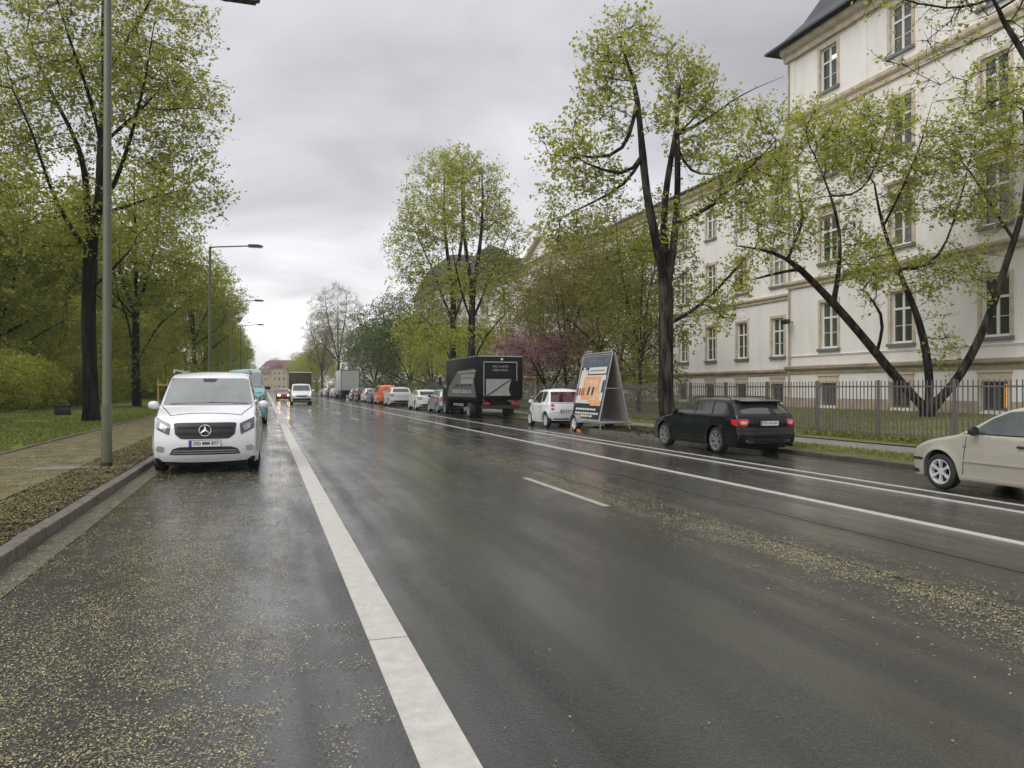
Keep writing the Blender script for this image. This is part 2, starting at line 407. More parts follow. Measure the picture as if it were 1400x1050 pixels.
SMART = dict(outline=[(1.16,.25),(1.22,.42),(1.16,.66),(.98,.84),(.78,.93),(.35,1.25),(.05,1.42),(-.4,1.49),(-.9,1.47),(-1.06,1.36),(-1.16,1.02),(-1.22,.86),(-1.24,.5),(-1.18,.28)],
    w=.775, belt=.90, axles=(.93,-.93), wr=.29, tumble=.22, wheel='smart', tw=.18, mirror=(.52,.98), sill=.2, taper=(.14,.08), arch=.35,
    handles=[(-.35,.82)], fp=.4, rp=.64, panels=[
    ('side_window','glass','S',R_([(.60,.95),(.30,1.18),(.02,1.36),(-.42,1.40),(-.40,.95)],.08),0),
    ('side_window','glass','S',R_([(-.48,.98),(-.48,1.40),(-.88,1.38),(-.72,1.02)],.08),0),
    ('windscreen','glass','F',R_([(-.62,.96),(-.52,1.38),(.52,1.38),(.62,.96)],.08),0),
    ('rear_window','rear_glass_red','B',R_([(-.62,.99),(-.57,1.39),(.57,1.39),(.62,.99)],.06),0),
    ('headlight','lens','F',R_([(.36,.72),(.62,.74),(.62,.56),(.38,.58)],.2),1),
    ('tail_light','red_lens','B',R_([(.50,.92),(.62,.92),(.62,.81),(.50,.81)],.2),1),
    ('tail_light','red_lens','B',R_([(.50,.77),(.62,.77),(.62,.67),(.50,.67)],.2),1),
    ('trim_lower_bumper','black','B',R_([(-.55,.36),(.55,.36),(.5,.26),(-.5,.26)],.1),0),
    ('panel_gap','gap','S',strip((.58,.28),(.60,.9)),0),('panel_gap','gap','S',strip((-.44,.3),(-.46,.9)),0),
    ('panel_gap','gap','B',strip((-.65,.95),(.65,.95),.012),0),('panel_gap','gap','B',strip((-.62,.58),(.62,.58),.01),0)])
M['rear_glass_red'] = pm('dark red rear glass', (.07,.008,.014), .06, coat=1, var=.5, scale=2.2)
VAN = dict(outline=[(2.34,.24),(2.40,.34),(2.41,.62),(2.36,.90),(2.20,1.04),(1.95,1.13),(1.72,1.20),(1.34,1.52),(1.06,1.74),(.80,1.815),(0,1.85),(-1.8,1.85),(-2.28,1.80),(-2.36,1.55),(-2.44,1.1),(-2.46,.5),(-2.40,.28)],
    w=.945, belt=.97, axles=(1.60,-1.60), wr=.335, tumble=.235, wheel='van', rim=M['steel'], tw=.22, mirror=(1.42,1.20), mirror_size=1.05, sill=.2, taper=(.10,.03), bulge=(.17,.05,.045), r=.06,
    handles=[(.55,1.05)], fp=.555, rp=.7, arch=.40, panels=[
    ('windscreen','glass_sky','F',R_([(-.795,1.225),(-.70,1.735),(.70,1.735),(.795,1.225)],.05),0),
    ('side_window','glass','S',R_([(1.58,1.24),(1.30,1.50),(1.12,1.66),(.60,1.68),(.58,1.2)],.08),0),
    ('side_window','glass','S',R_([(.45,1.2),(.45,1.67),(-.75,1.67),(-.75,1.2)],.06),0),
    ('headlight','lens_dark','F',R_([(.575,.90),(.87,1.035),(.885,.86),(.80,.80),(.60,.70)],.12),1),
    ('trim_lamp_reflector','lens','F',R_([(.63,.86),(.76,.93),(.77,.83),(.66,.76)],.2),1),
    ('grille','black','F',R_([(-.53,.925),(.53,.925),(.50,.72),(.40,.635),(-.40,.635),(-.50,.72)],.12),0),
    ('badge_grille_bar','black_paint','F',[(-.47,.86),(.47,.86),(.47,.825),(-.47,.825)],0),
    ('badge_grille_bar','black_paint','F',[(-.46,.755),(.46,.755),(.45,.72),(-.45,.72)],0),
    ('lower_intake','black','F',R_([(-.54,.46),(-.42,.495),(.42,.495),(.54,.46),(.60,.355),(-.60,.355)],.1),0),
    ('trim_intake_slat','silver_paint','F',[(-.53,.435),(.53,.435),(.54,.42),(-.54,.42)],0),
    ('trim_intake_slat','silver_paint','F',[(-.56,.395),(.56,.395),(.57,.38),(-.57,.38)],0),
    ('trim_fog_lamp','silver_paint','F',R_([(.68,.50),(.80,.52),(.83,.43),(.70,.40)],.2),1),
    ('panel_gap','gap','S',strip((1.2,.4),(1.25,1.14),.008),0),('panel_gap','gap','S',strip((.52,.28),(.52,1.7),.008),0),
    ('tail_light','red_lens','B',R_([(.68,1.3),(.78,1.3),(.80,.8),(.70,.8)],.08),1),
    ('panel_gap','gap','T',strip((.80,1.72),(.60,2.25),.010),1),('panel_gap','gap','T',strip((-.60,2.25),(.60,2.25),.010),0),
    ('trim_wiper','black','F',strip((-.70,1.25),(-.02,1.275),.02),0),('trim_wiper','black','F',strip((-.06,1.265),(.66,1.245),.02),0),
    ('trim_inner_mirror','black','F',R_([(-.14,1.73),(.14,1.73),(.10,1.66),(-.10,1.66)],.1),0)])

def variant(sp, **kw):
    d = dict(sp); d.update(kw); return d
def fill(sp, body):                                     # moulding in body colour
    d = dict(sp); d['panels'] = [(n, body if m is None else m, f, p, mi) for n, m, f, p, mi in sp['panels']]; return d
def scaled(sp, sy=1, sz=1, sw=1, **kw):                 # proportional variants of a shape for other models
    d = dict(sp); d['outline'] = [(y*sy, z*sz) for y, z in sp['outline']]; d['w'] = sp['w']*sw; d['belt'] = sp['belt']*sz
    d['axles'] = tuple(a*sy for a in sp['axles']); d['mirror'] = (sp['mirror'][0]*sy, sp['mirror'][1]*sz)
    d['handles'] = [(a*sy, b*sz) for a, b in sp.get('handles', [])]; d['fp'] = sp['fp']*sz; d['rp'] = sp['rp']*sz
    d['panels'] = [(n, m, f, [((a*sw) if f in 'FB' else a*sy, b*sz) for a, b in p], mi) for n, m, f, p, mi in sp['panels']]
    d.update(kw); return d

# --- the near vehicles
GR = 'cars parked along the right kerb'
t, bvh, W = car(ESTATE, 'black estate car with red tail lights parked before the big tree', 'car', 10.98, 17.05, M['black_paint'], group=GR, rear_plate='DD CA 507')
t.scale = (.92,.92,.92)
mb = MB(); mb.prism([(-2.02,1.345),(-1.70,1.385),(-1.66,1.36),(-1.86,1.30)], -.60, .60, 'x'); mb.build('spoiler', M['black_paint'], t)
for s in (-1, 1):
    mb = MB(); xr = .60*s; mb.tube([(xr,.25,1.36),(xr,.15,1.425),(xr,-.4,1.455),(xr,-1.2,1.45),(xr,-1.5,1.42),(xr,-1.58,1.36)], .014, 8); mb.build('roof_rail', M['black'], t, True)
mb = MB(); mb.tube([(-.05,-2.10,1.06),(.35,-2.07,1.07)], .009, 6); mb.build('rear_wiper', M['black'], t)
t, _, _ = car(fill(HATCH, M['beige_paint']), 'champagne beige hatchback with silver six spoke wheels nearest on the right', 'car', 10.53, 8.08, M['beige_paint'], group=GR)
t.scale = (.92,.92,.92)
car(SMART, 'tiny white two seat car with dark red rear window behind the billboard trailer', 'car', 11.12, 29.0, M['white_paint'], group=GR, rear_plate='DD')
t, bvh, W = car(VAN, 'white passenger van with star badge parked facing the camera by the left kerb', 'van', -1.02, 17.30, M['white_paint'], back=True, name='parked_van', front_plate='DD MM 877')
gy = bvh.ray_cast(Vector((0,6,.785)), Vector((0,-1,0)))[0].y + .03
mb = MB()
mb.tube([(.098*cos(a), gy, .785+.098*sin(a)) for a in [2*pi*k/28 for k in range(29)]], .010, 8, False)
for k in range(3):
    a = pi/2 + 2*pi*k/3; d = Vector((cos(a), 0, sin(a))); q = Vector((-sin(a), 0, cos(a))); c = Vector((0, gy, .785))
    mb.add([c+q*.022+d*.013, c-q*.022+d*.013, c+d*.094, c+Vector((0,.014,0))], [(0,1,3),(1,2,3),(2,0,3)])
mb.build('star_badge', M['chrome'], t, True)
for s in (-1, 1):
    mb = MB(); mb.tube([(s*.70,.75,1.84),(s*.70,.65,1.90),(s*.70,-1.9,1.91),(s*.70,-2.0,1.86)], .018, 8); mb.build('roof_rail', M['steel'], t, True)
mb = MB()
for (a, b, z) in ((-.5, .3, 1.34),):
    mb.box((-.10, 1.50, 1.27), (.10, 1.53, 1.275))
# paper on the dashboard is drawn as a pale slip behind the glass

# --- teal van behind it, a further white one
TV = scaled(VAN, 1.08, 1.27, 1.02, wr=.34, axles=(1.75,-1.85), arch=.41, mirror_mat=M['black'])
car(TV, 'teal blue high roof van parked behind the white passenger van', 'van', -.86, 36.8, M['teal_paint'], back=True, name='parked_van', detail=1)
car(TV, 'white high roof van parked behind the teal van', 'van', -1.05, 44.5, M['offwhite_paint'], back=True, name='parked_van', detail=1)

# --- the row along the right kerb
SEDAN = scaled(ESTATE, .97, 1.0, 1.0, wheel='five', rim=M['alloy'], axles=(1.37,-1.25),
   outline=[(2.10,.22),(2.16,.34),(2.16,.56),(2.08,.68),(1.80,.81),(1.30,.90),(.92,.955),(.42,1.22),(.1,1.35),(-.3,1.40),(-1.0,1.38),(-1.5,1.25),(-1.86,1.04),(-2.06,.99),(-2.12,.86),(-2.10,.66),(-2.14,.56),(-2.12,.34),(-2.04,.25)])
SUV = scaled(ESTATE, .97, 1.14, 1.03, wr=.36, arch=.42, axles=(1.37,-1.25), wheel='five', rim=M['alloy'])
CITY = scaled(HATCH, 1.05, 1.03, 1.05, wheel='five')
CADDY = scaled(VAN, .86, .96, .93, wr=.32, axles=(1.36,-1.36), arch=.375, wheel='five')
row = [
 (scaled(HATCH, 1.0, 1.02, 1.03), 'silver hatchback parked in front of the black box truck', 'silver_paint', 47.6),
 (SEDAN, 'white compact car with sloping roof, second past the black truck', 'white_paint', 54.3),
 (SUV, 'white crossover parked between the white compact and the orange van', 'offwhite_paint', 66.3),
 (CADDY, 'bright orange delivery van in the row of parked cars', 'orange_paint', 73.4),
 (CITY, 'dark blue hatchback just beyond the orange van', 'blue_paint', 79.0),
 (scaled(HATCH, 1, 1.04, 1.02), 'small white hatchback beyond the blue one', 'offwhite_paint', 84.4),
 (SUV, 'black off-road car just before the grey hatchback and lorry', 'black_paint', 90.2),
 (CITY, 'dark grey hatchback parked behind the pale box lorry', 'grey_paint', 96.5)]
for sp, lb, pt, yy in row:
    car(fill(sp, M[pt]), lb, 'van' if 'van' in lb.split()[2:4] or 'delivery' in lb else 'car', 10.85, yy, M[pt], group=GR, detail=1, name='parked_van' if 'delivery' in lb else 'parked_car')
fr = [(SUV, 'far grey car, first one past the pale box lorry', 'grey_paint', 121), (CITY, 'far silver car, second past the pale box lorry', 'silver_paint', 128), (SUV, 'far black car, third past the pale box lorry', 'black_paint', 135),
      (CITY, 'far white car, fourth past the pale box lorry', 'offwhite_paint', 143), (SEDAN, 'farthest dark car at the end of the parked row', 'grey_paint', 151)]
for sp, lb, pt, yy in fr: car(fill(sp, M[pt]), lb, 'car', 10.85, yy, M[pt], group=GR, detail=0)

# --- oncoming traffic
for i, P_ in enumerate(('', )):
    spr = fill(scaled(HATCH, 1.05, 1.03, 1.05), M['red_paint']); spr['panels'] = [(n, ('lit' if n == 'headlight' else m), f, p, mi) for n, m, f, p, mi in spr['panels']]
    car(spr, 'oncoming red car with glowing headlights behind the white pickup', 'car', 2.15, 99, M['red_paint'], back=True, name='moving_car', detail=1)
PK = dict(outline=[(2.34,.30),(2.40,.40),(2.41,.68),(2.36,.92),(2.20,1.06),(1.95,1.15),(1.74,1.22),(1.36,1.54),(1.10,1.80),(.90,1.88),(.5,1.90),(.30,1.86),(.24,1.5),(.22,.6),(.26,.3)],
    w=.95, belt=1.16, axles=(1.55,-1.75), wr=.335, tumble=.17, wheel='van', rim=M['steel'], tw=.22, mirror=(1.42,1.25), mirror_size=1.4, sill=.26, taper=(.08,.0), bulge=(.13,.0,.04), fp=.5, rp=.5, arch=.39,
    panels=[('windscreen','glass','F',R_([(-.78,1.26),(-.70,1.77),(.70,1.77),(.78,1.26)],.05),0), ('side_window','glass','S',R_([(1.56,1.24),(1.12,1.72),(.5,1.74),(.5,1.22)],.08),0),
     ('headlight','lens','F',R_([(.56,.98),(.82,1.0),(.84,.84),(.60,.82)],.12),1), ('grille','black','F',R_([(-.48,.82),(.48,.82),(.44,.70),(-.44,.70)],.1),0),
     ('trim_lower_bumper','black','F',R_([(-.80,.58),(.80,.58),(.80,.36),(-.80,.36)],.08),0),
     ('trim_dipped_lamp','lit','F',R_([(.66,.93),(.74,.93),(.74,.87),(.66,.87)],.2),1)])
t, _, _ = car(PK, 'oncoming white pickup truck with a tall dark tarpaulin over its bed', 'truck', 3.2, 75.5, M['white_paint'], back=True, name='moving_truck', detail=1)
M['tarp'] = pm('dark olive tarpaulin', (.055,.052,.035), .75, var=.25, scale=2, bump=.3, bscale=3)
mb = MB(); mb.bbox((-.98,-3.1,1.0), (.98,.12,2.98), .03); mb.build('tarpaulin_cover', M['tarp'], t, True)
mb = MB(); mb.box((-1.0,-3.12,.72), (1.0,.14,.98)); mb.build('load_bed', M['steel'], t)
mb = MB(); mb.box((-.45,-3.0,.45), (.45,.6,.70)); mb.build('frame', M['under'], t)
mb = MB(); mb.tube([(-.98,.135,2.99),(.98,.135,2.99)], .035, 6); mb.build('cover_bow', M['plate'], t)

# --- black box truck
M['truck_black'] = pm('black box panels', (.0045,.005,.006), .5, spec=.25, bump=.05, var=.3)
M['truck_grey'] = pm('grey graphic', (.13,.13,.125), .5, var=.2)
M['truck_grey2'] = pm('light grey graphic', (.30,.30,.29), .5, var=.15)
M['truck_lift'] = pm('tail lift platform', (.36,.35,.33), .45, .3, var=.15)
X0, X1, YB, YE, ZB, ZT = -1.2, 1.2, 0, 6.7, 1.02, 3.12
t = empty('box_truck', (11.15, 36.7, 0), 0, None, 'black box truck with grey lettering and pale tail lift panel at right kerb', 'truck')
mb = MB(); mb.bbox((X0,YB,ZB), (X1,YE,ZT), .03); mb.build('cargo_box', M['truck_black'], t, True)
mb = MB(); mb.box((X0-.006,YB-.006,ZT-.03),(X0+.04,YE,ZT+.025)); mb.box((X0-.006,YB-.006,ZT-.03),(X1+.006,YB+.04,ZT+.025)); mb.box((X1-.04,YB,ZT-.03),(X1+.006,YE,ZT+.025)); mb.build('roof_edge', M['steel'], t)
mb = MB(); yy = YB-.03       # rear: steel frame, lift panel, diagonal
for a, b in (((-.86,0,1.12),(-.82,0,2.84)), ((.86,0,1.9),(.90,0,2.84)), ((-.86,0,2.80),(.90,0,2.85))): mb.box((a[0],yy-.01,a[2]),(b[0],yy+.04,b[2]))
mb.build('tail_lift_frame', M['steel'], t)
mb = MB(); mb.add([(-.72,yy,1.15),(.55,yy,1.15),(.45,yy,1.45),(.52,yy,1.75),(.60,yy,1.98),(-.72,yy,1.98),(-.72,yy+.05,1.15),(.55,yy+.05,1.15),(.45,yy+.05,1.45),(.52,yy+.05,1.75),(.60,yy+.05,1.98),(-.72,yy+.05,1.98)], [(0,1,2,3,4,5),(0,6,7,1),(1,7,8,2),(2,8,9,3),(3,9,10,4),(4,10,11,5),(5,11,6,0)])
mb.build('tail_lift_panel', M['truck_lift'], t)
mb = MB(); mb.add([(-.70,yy-.012,1.17),(-.62,yy-.012,1.15),(.58,yy-.012,1.93),(.54,yy-.012,1.98)], [(0,1,2,3)]); mb.build('lift_arm', M['black'], t)
mb = MB(); rs = random.Random(3)                                   # two unreadable lines of small grey letters
def glyphs(mb, x0, x1, z, h, put, rs, w=.085):
    x = x0
    while x < x1:
        ww = w*rs.uniform(.7, 1.1); k = rs.randrange(4); th = h*.24
        put(mb, x, x+th, z, z+h)
        if k != 3: put(mb, x+ww-th-.01, x+ww-.01, z, z+h)
        if k in (0, 1): put(mb, x, x+ww-.01, z+h-th, z+h)
        if k in (0, 2, 3): put(mb, x, x+ww-.01, z, z+th)
        x += ww + .012 if rs.random() > .14 else ww + .07
put_r = lambda mb, a, b, c, d: mb.quad((a,YB-.006,c),(b,YB-.006,c),(b,YB-.006,d),(a,YB-.006,d))
glyphs(mb, -.36, .42, 2.56, .10, put_r, rs); glyphs(mb, -.38, .40, 2.38, .11, put_r, rs)
mb.build('rear_lettering', M['truck_grey2'], t)
mb = MB(); xs = X0-.006
def sq(mb, pts, dx=0): mb.quad(*[(xs-dx, y, z) for y, z in pts])
mb.mi = 0; sq(mb, [(.10,1.06),(6.3,1.06),(6.0,1.6),(3.9,2.45),(.25,2.5),(.55,1.9)])
mb.mi = 1; sq(mb, [(.15,2.33),(3.9,2.33),(3.8,2.42),(.12,2.42)], .003); sq(mb, [(.40,2.08),(3.2,2.08),(3.2,2.24),(.32,2.24)], .003); sq(mb, [(.8,1.75),(3.2,1.75),(3.2,2.02),(.6,2.02)], .003)
put_s = lambda mb, a, b, c, d: mb.quad((xs-.006,5.6-a,c),(xs-.006,5.6-b,c),(xs-.006,5.6-b,d),(xs-.006,5.6-a,d))
mb.mi = 2; sq(mb, [(1.1,1.52),(5.0,1.52),(4.8,1.72),(1.0,1.72)], .003)
mb.mi = 1; glyphs(mb, .8, 4.6, 1.55, .14, put_s, rs, .28)
mb.mi = 3; glyphs(mb, .4, 4.4, 1.28, .16, put_s, rs, .26)
mb.build('side_graphic', [M['truck_grey'], M['truck_grey2'], M['truck_black'], M['plate']], t)
mb = MB(); mb.box((-.45,.2,.62),(.45,7.9,.98)); mb.box((X0+.05,.1,.93),(X1-.05,6.6,1.02)); mb.build('frame', M['under'], t)
mb = MB(); mb.bbox((-1.0,-.10,.50),(1.0,.02,.66),.02); mb.box((-.9,-.02,.62),(-.8,.06,1.0)); mb.box((.8,-.02,.62),(.9,.06,1.0)); mb.build('rear_bumper', M['black'], t)
for s in (-1, 1):
    mb = MB(); mb.bbox((s*.72-.16,-.13,.70),(s*.72+.16,-.07,.83),.01); mb.build('tail_light', M['red_lens'], t)
mb = MB(); mb.bbox((X0+.06,3.0,.56),(X0+.12,5.2,.70),.01); mb.bbox((X1-.12,3.0,.56),(X1-.06,5.2,.70),.01); mb.build('side_guard', M['steel'], t)
mb = MB(); mb.lathe([(0,-.02),(.06,-.02),(.06,.05)], (.1,YB-.02,2.97), 'y', 12); mb.build('work_lamp', M['plate'], t)
for yy in (1.75, 7.55):
    for s in (-1, 1): make_wheel(t, s*.98, yy, .40, .26 if yy > 3 else .40, s, 'van', M['steel'])
cab = dict(outline=[(2.0,.40),(2.06,.6),(2.05,1.2),(1.95,1.55),(1.62,2.28),(1.45,2.38),(.6,2.42),(.34,2.40),(.30,1.6),(.30,.6)], w=1.06, belt=1.55, axles=(1.05,), wr=.40, tumble=.10, sill=.45, taper=(.06,0), bulge=(.1,0,.04), arch=.47, r=.06)
vs, fs, W = shell(cab); mb = MB(); mb.add([(x, y+6.5, z) for x, y, z in vs], fs); mb.build('cab', M['truck_black'], t, True, 50)
bv = BVHTree.FromPolygons([Vector(v) for v in vs], fs)
for fc, pl in (('L',[(1.7,1.6),(1.4,2.2),(.75,2.22),(.75,1.55)]), ('R',[(1.7,1.6),(1.4,2.2),(.75,2.22),(.75,1.55)]), ('F',[(-.85,1.55),(-.8,2.2),(.8,2.2),(.85,1.55)])):
    mb = MB(); project(mb, bv, R_(pl,.08), fc); mb.v = [(x, y+6.5, z) for x, y, z in mb.v]; mb.build('side_window' if fc != 'F' else 'windscreen', M['glass'], t, True)
for s in (-1, 1):
    mb = MB(); mb.tube([(s*1.02,8.1,2.3),(s*1.25,8.12,2.2),(s*1.25,8.12,1.65),(s*1.02,8.1,1.6)], .015, 6); mb.bbox((s*1.25-.09,8.06,1.7),(s*1.25+.09,8.14,2.15),.03); mb.build('wing_mirror', M['black'], t, True)

# --- pale box lorry
M['lorry'] = pm('pale lorry box', (.50,.50,.49), .45, var=.08, bump=.05)
t = empty('box_truck', (11.15, 107.5, 0), 0, None, 'pale grey box lorry with double rear doors far down the right kerb', 'truck')
mb = MB(); mb.bbox((-1.27,0,1.1),(1.27,8.2,3.98),.03); mb.build('cargo_box', M['lorry'], t, True)
mb = MB(); mb.box((-1.28,-.02,1.08),(-1.20,.03,4.0)); mb.box((1.20,-.02,1.08),(1.28,.03,4.0)); mb.box((-1.2,-.02,3.9),(1.2,.03,4.0)); mb.box((-1.2,-.02,1.08),(1.2,.03,1.2)); mb.build('door_frame', M['black'], t)
for s in (-1, 1):
    mb = MB(); mb.box((min(.02*s,1.18*s),-.03,1.21),(max(.02*s,1.18*s),-.005,3.89))
    for q in (.3, .8): mb.tube([(s*q,-.06,1.2),(s*q,-.06,3.9)], .02, 6)
    mb.build('rear_door', M['lorry'], t)
mb = MB(); mb.box((-.5,.2,.6),(.5,10,1.08)); mb.bbox((-1.1,-.1,.5),(1.1,0,.65),.02); mb.build('frame', M['under'], t)
for yy in (1.9, 9.4):
    for s in (-1, 1): make_wheel(t, s*1.05, yy, .45, .3, s, 'van', M['steel'])
mb = MB(); mb.bbox((-1.15,8.5,.5),(1.15,10.4,3.0),.12); mb.build('cab', M['offwhite_paint'], t, True)

# --- billboard trailer
t = empty('billboard_trailer', (10.62, 23.6, 0), 0, None, 'A-shaped advertising trailer with orange poster standing at the kerb', 'trailer')
LY = 2.45; ZT = 2.72; ZL = .42; WB = 1.12; AX = .50      # ridge at x = AX.. (0..WB)
M['poster_dark'] = pm('poster black', (.02,.022,.026), .35, var=.6, scale=4)
M['poster_blue'] = pm('poster slate', (.09,.11,.14), .35, var=.6, scale=5)
M['poster_white'] = pm('poster white', (.68,.66,.62), .35, var=.1, scale=8)
M['poster_orange'] = pm('poster orange', (.70,.28,.12), .35, var=.5, scale=6, col2=(.78,.45,.25))
M['poster_skin'] = pm('poster pale orange', (.74,.45,.28), .35, var=.3, scale=6)
M['poster_red'] = pm('poster red', (.35,.03,.03), .35, var=.3)
M['panel_back'] = pm('panel back', (.36,.31,.28), .6, var=.12, scale=2)
pL0 = Vector((0,0,ZL)); pT0 = Vector((WB/2-.04,0,ZT)); pR0 = Vector((WB,0,ZL)); pT1 = Vector((WB/2+.04,0,ZT))
def side_panel(b, tp, mat, thick):
    mb = MB(); up = (tp-b); n = Vector((up.z,0,-up.x)).normalized()*thick
    mb.add([b, b+Vector((0,LY,0)), tp+Vector((0,LY,0)), tp, b+n, b+Vector((0,LY,0))+n, tp+Vector((0,LY,0))+n, tp+n], [(0,1,2,3),(4,7,6,5),(0,4,5,1),(1,5,6,2),(2,6,7,3),(3,7,4,0)])
    return mb
side_panel(pL0, pT0, None, .03).build('display_panel', M['panel_back'], t)
side_panel(pR0, pT1, None, -.03).build('display_panel', M['panel_back'], t)
mb = MB(); up = pT0-pL0; nl = Vector((-up.z,0,up.x)).normalized(); prr = random.Random(5)
def pq(mi, u0, v0, u1, v1, lay, sk=0):                       # u: 0 far end(left in view) .. 1 near end ; v: 0 bottom .. 1 top
    mb.mi = mi; P = lambda u, v: pL0 + up*v + Vector((0, LY*(1-u), 0)) + nl*(.004+.003*lay)
    mb.quad(P(u0,v0), P(u1,v0), P(u1+sk,v1), P(u0+sk,v1))
pq(0,.02,.02,.98,.98,0); pq(1,.04,.80,.96,.95,1); pq(2,.32,.70,.93,.80,2); pq(2,.06,.66,.3,.76,2); pq(2,.05,.25,.95,.68,1); pq(3,.22,.27,.80,.66,2)
pq(4,.30,.50,.72,.62,3); pq(4,.5,.30,.85,.44,3); pq(3,.60,.22,.95,.30,3); pq(0,.42,.38,.48,.50,4,.02); pq(0,.56,.38,.62,.50,4,.02); pq(2,.50,.38,.54,.49,4)
for k in range(4): pq(5,.05+.07*k,.37,.09+.07*k,.48,3)
pq(2,.08,.26,.5,.30,3); pq(0,.88,.42,.94,.60,3); pq(2,.12,.72,.2,.80,4); pq(1,.45,.84,.62,.93,2,.1); pq(1,.1,.84,.3,.9,2,.05)
for z in (.74,): 
    for k in range(9): pq(1,.38+.055*k,z,.415+.055*k,z+.02,4)
for z, a, b in ((.15,.12,.75), (.09,.12,.9), (.05,.3,.7)):
    u = a
    while u < b: w_ = prr.uniform(.03,.08); pq(2,u,z,u+w_,z+.028,2); u += w_+.015
mb.build('poster', [M['poster_dark'],M['poster_blue'],M['poster_white'],M['poster_orange'],M['poster_skin'],M['poster_red']], t)
mb = MB()
for y in (0, LY):
    for b_, tp in ((pL0,pT0),(pR0,pT1)): mb.tube([b_+Vector((0,y,-.08)), tp+Vector((0,y,.03))], .026, 8)
    mb.tube([pL0.lerp(pT0,.48)+Vector((0,y,0)), pR0.lerp(pT1,.48)+Vector((0,y,0))], .02, 6)
mb.tube([pT0+Vector((0,0,.03)), pT0+Vector((0,LY,.03))], .03, 8); mb.tube([pT0+(pL0-pT0)*.04, pT0+(pL0-pT0)*.04+Vector((0,LY,0))], .02, 8)
for xx in (0, WB): mb.bbox((xx-.04,-.1,.33),(xx+.04,LY+.1,.43),.01)
for yy in (-.06, 1.0, LY): mb.bbox((0,yy,.34),(WB,yy+.06,.42),.01)
mb.tube([(WB/2,-.1,.38),(WB/2,-1.0,.40)], .035, 8) if False else None
mb.build('frame', M['steel'], t, True)
for s, xx in ((-1,-.10),(1,WB+.10)): make_wheel(t, xx, 1.75, .27, .15, s, 'five', M['offwhite_paint'])
for xx in (-.10, WB+.10):
    mb = MB(); a0 = [(1.75+.33*cos(rad(a)), .27+.33*sin(rad(a))) for a in range(10, 171, 16)]
    for (ya, za), (yb_, zb_) in zip(a0, a0[1:]): mb.add([(xx-.10,ya,za),(xx+.10,ya,za),(xx+.10,yb_,zb_),(xx-.10,yb_,zb_)], [(0,1,2,3)])
    mb.build('mudguard', M['steel'], t, True)
for (xx, yy) in ((.02,-.08),(WB-.02,-.08),(.02,LY+.02),(WB-.02,LY+.02)):
    mb = MB(); mb.tube([(xx,yy,.44),(xx,yy,.03)], .022, 8); mb.lathe([(0,.035),(.06,.035),(.06,.0)], (xx,yy,0), 'z', 12); mb.build('support_leg', M['steel'], t, True)
mb = MB(); mb.prism([(1.39,.0),(1.54,.0),(1.52,.09)], -.16, -.04, 'x'); mb.prism([(1.98,.0),(2.13,.0),(2.0,.09)], -.16, -.04, 'x')
tag(mb.build('wheel_chock', pm('orange chock', (.60,.20,.03), .6), None, loc=(10.62,23.6,.002)), 'orange wheel chocks under the billboard trailer wheel', 'wheel chock')

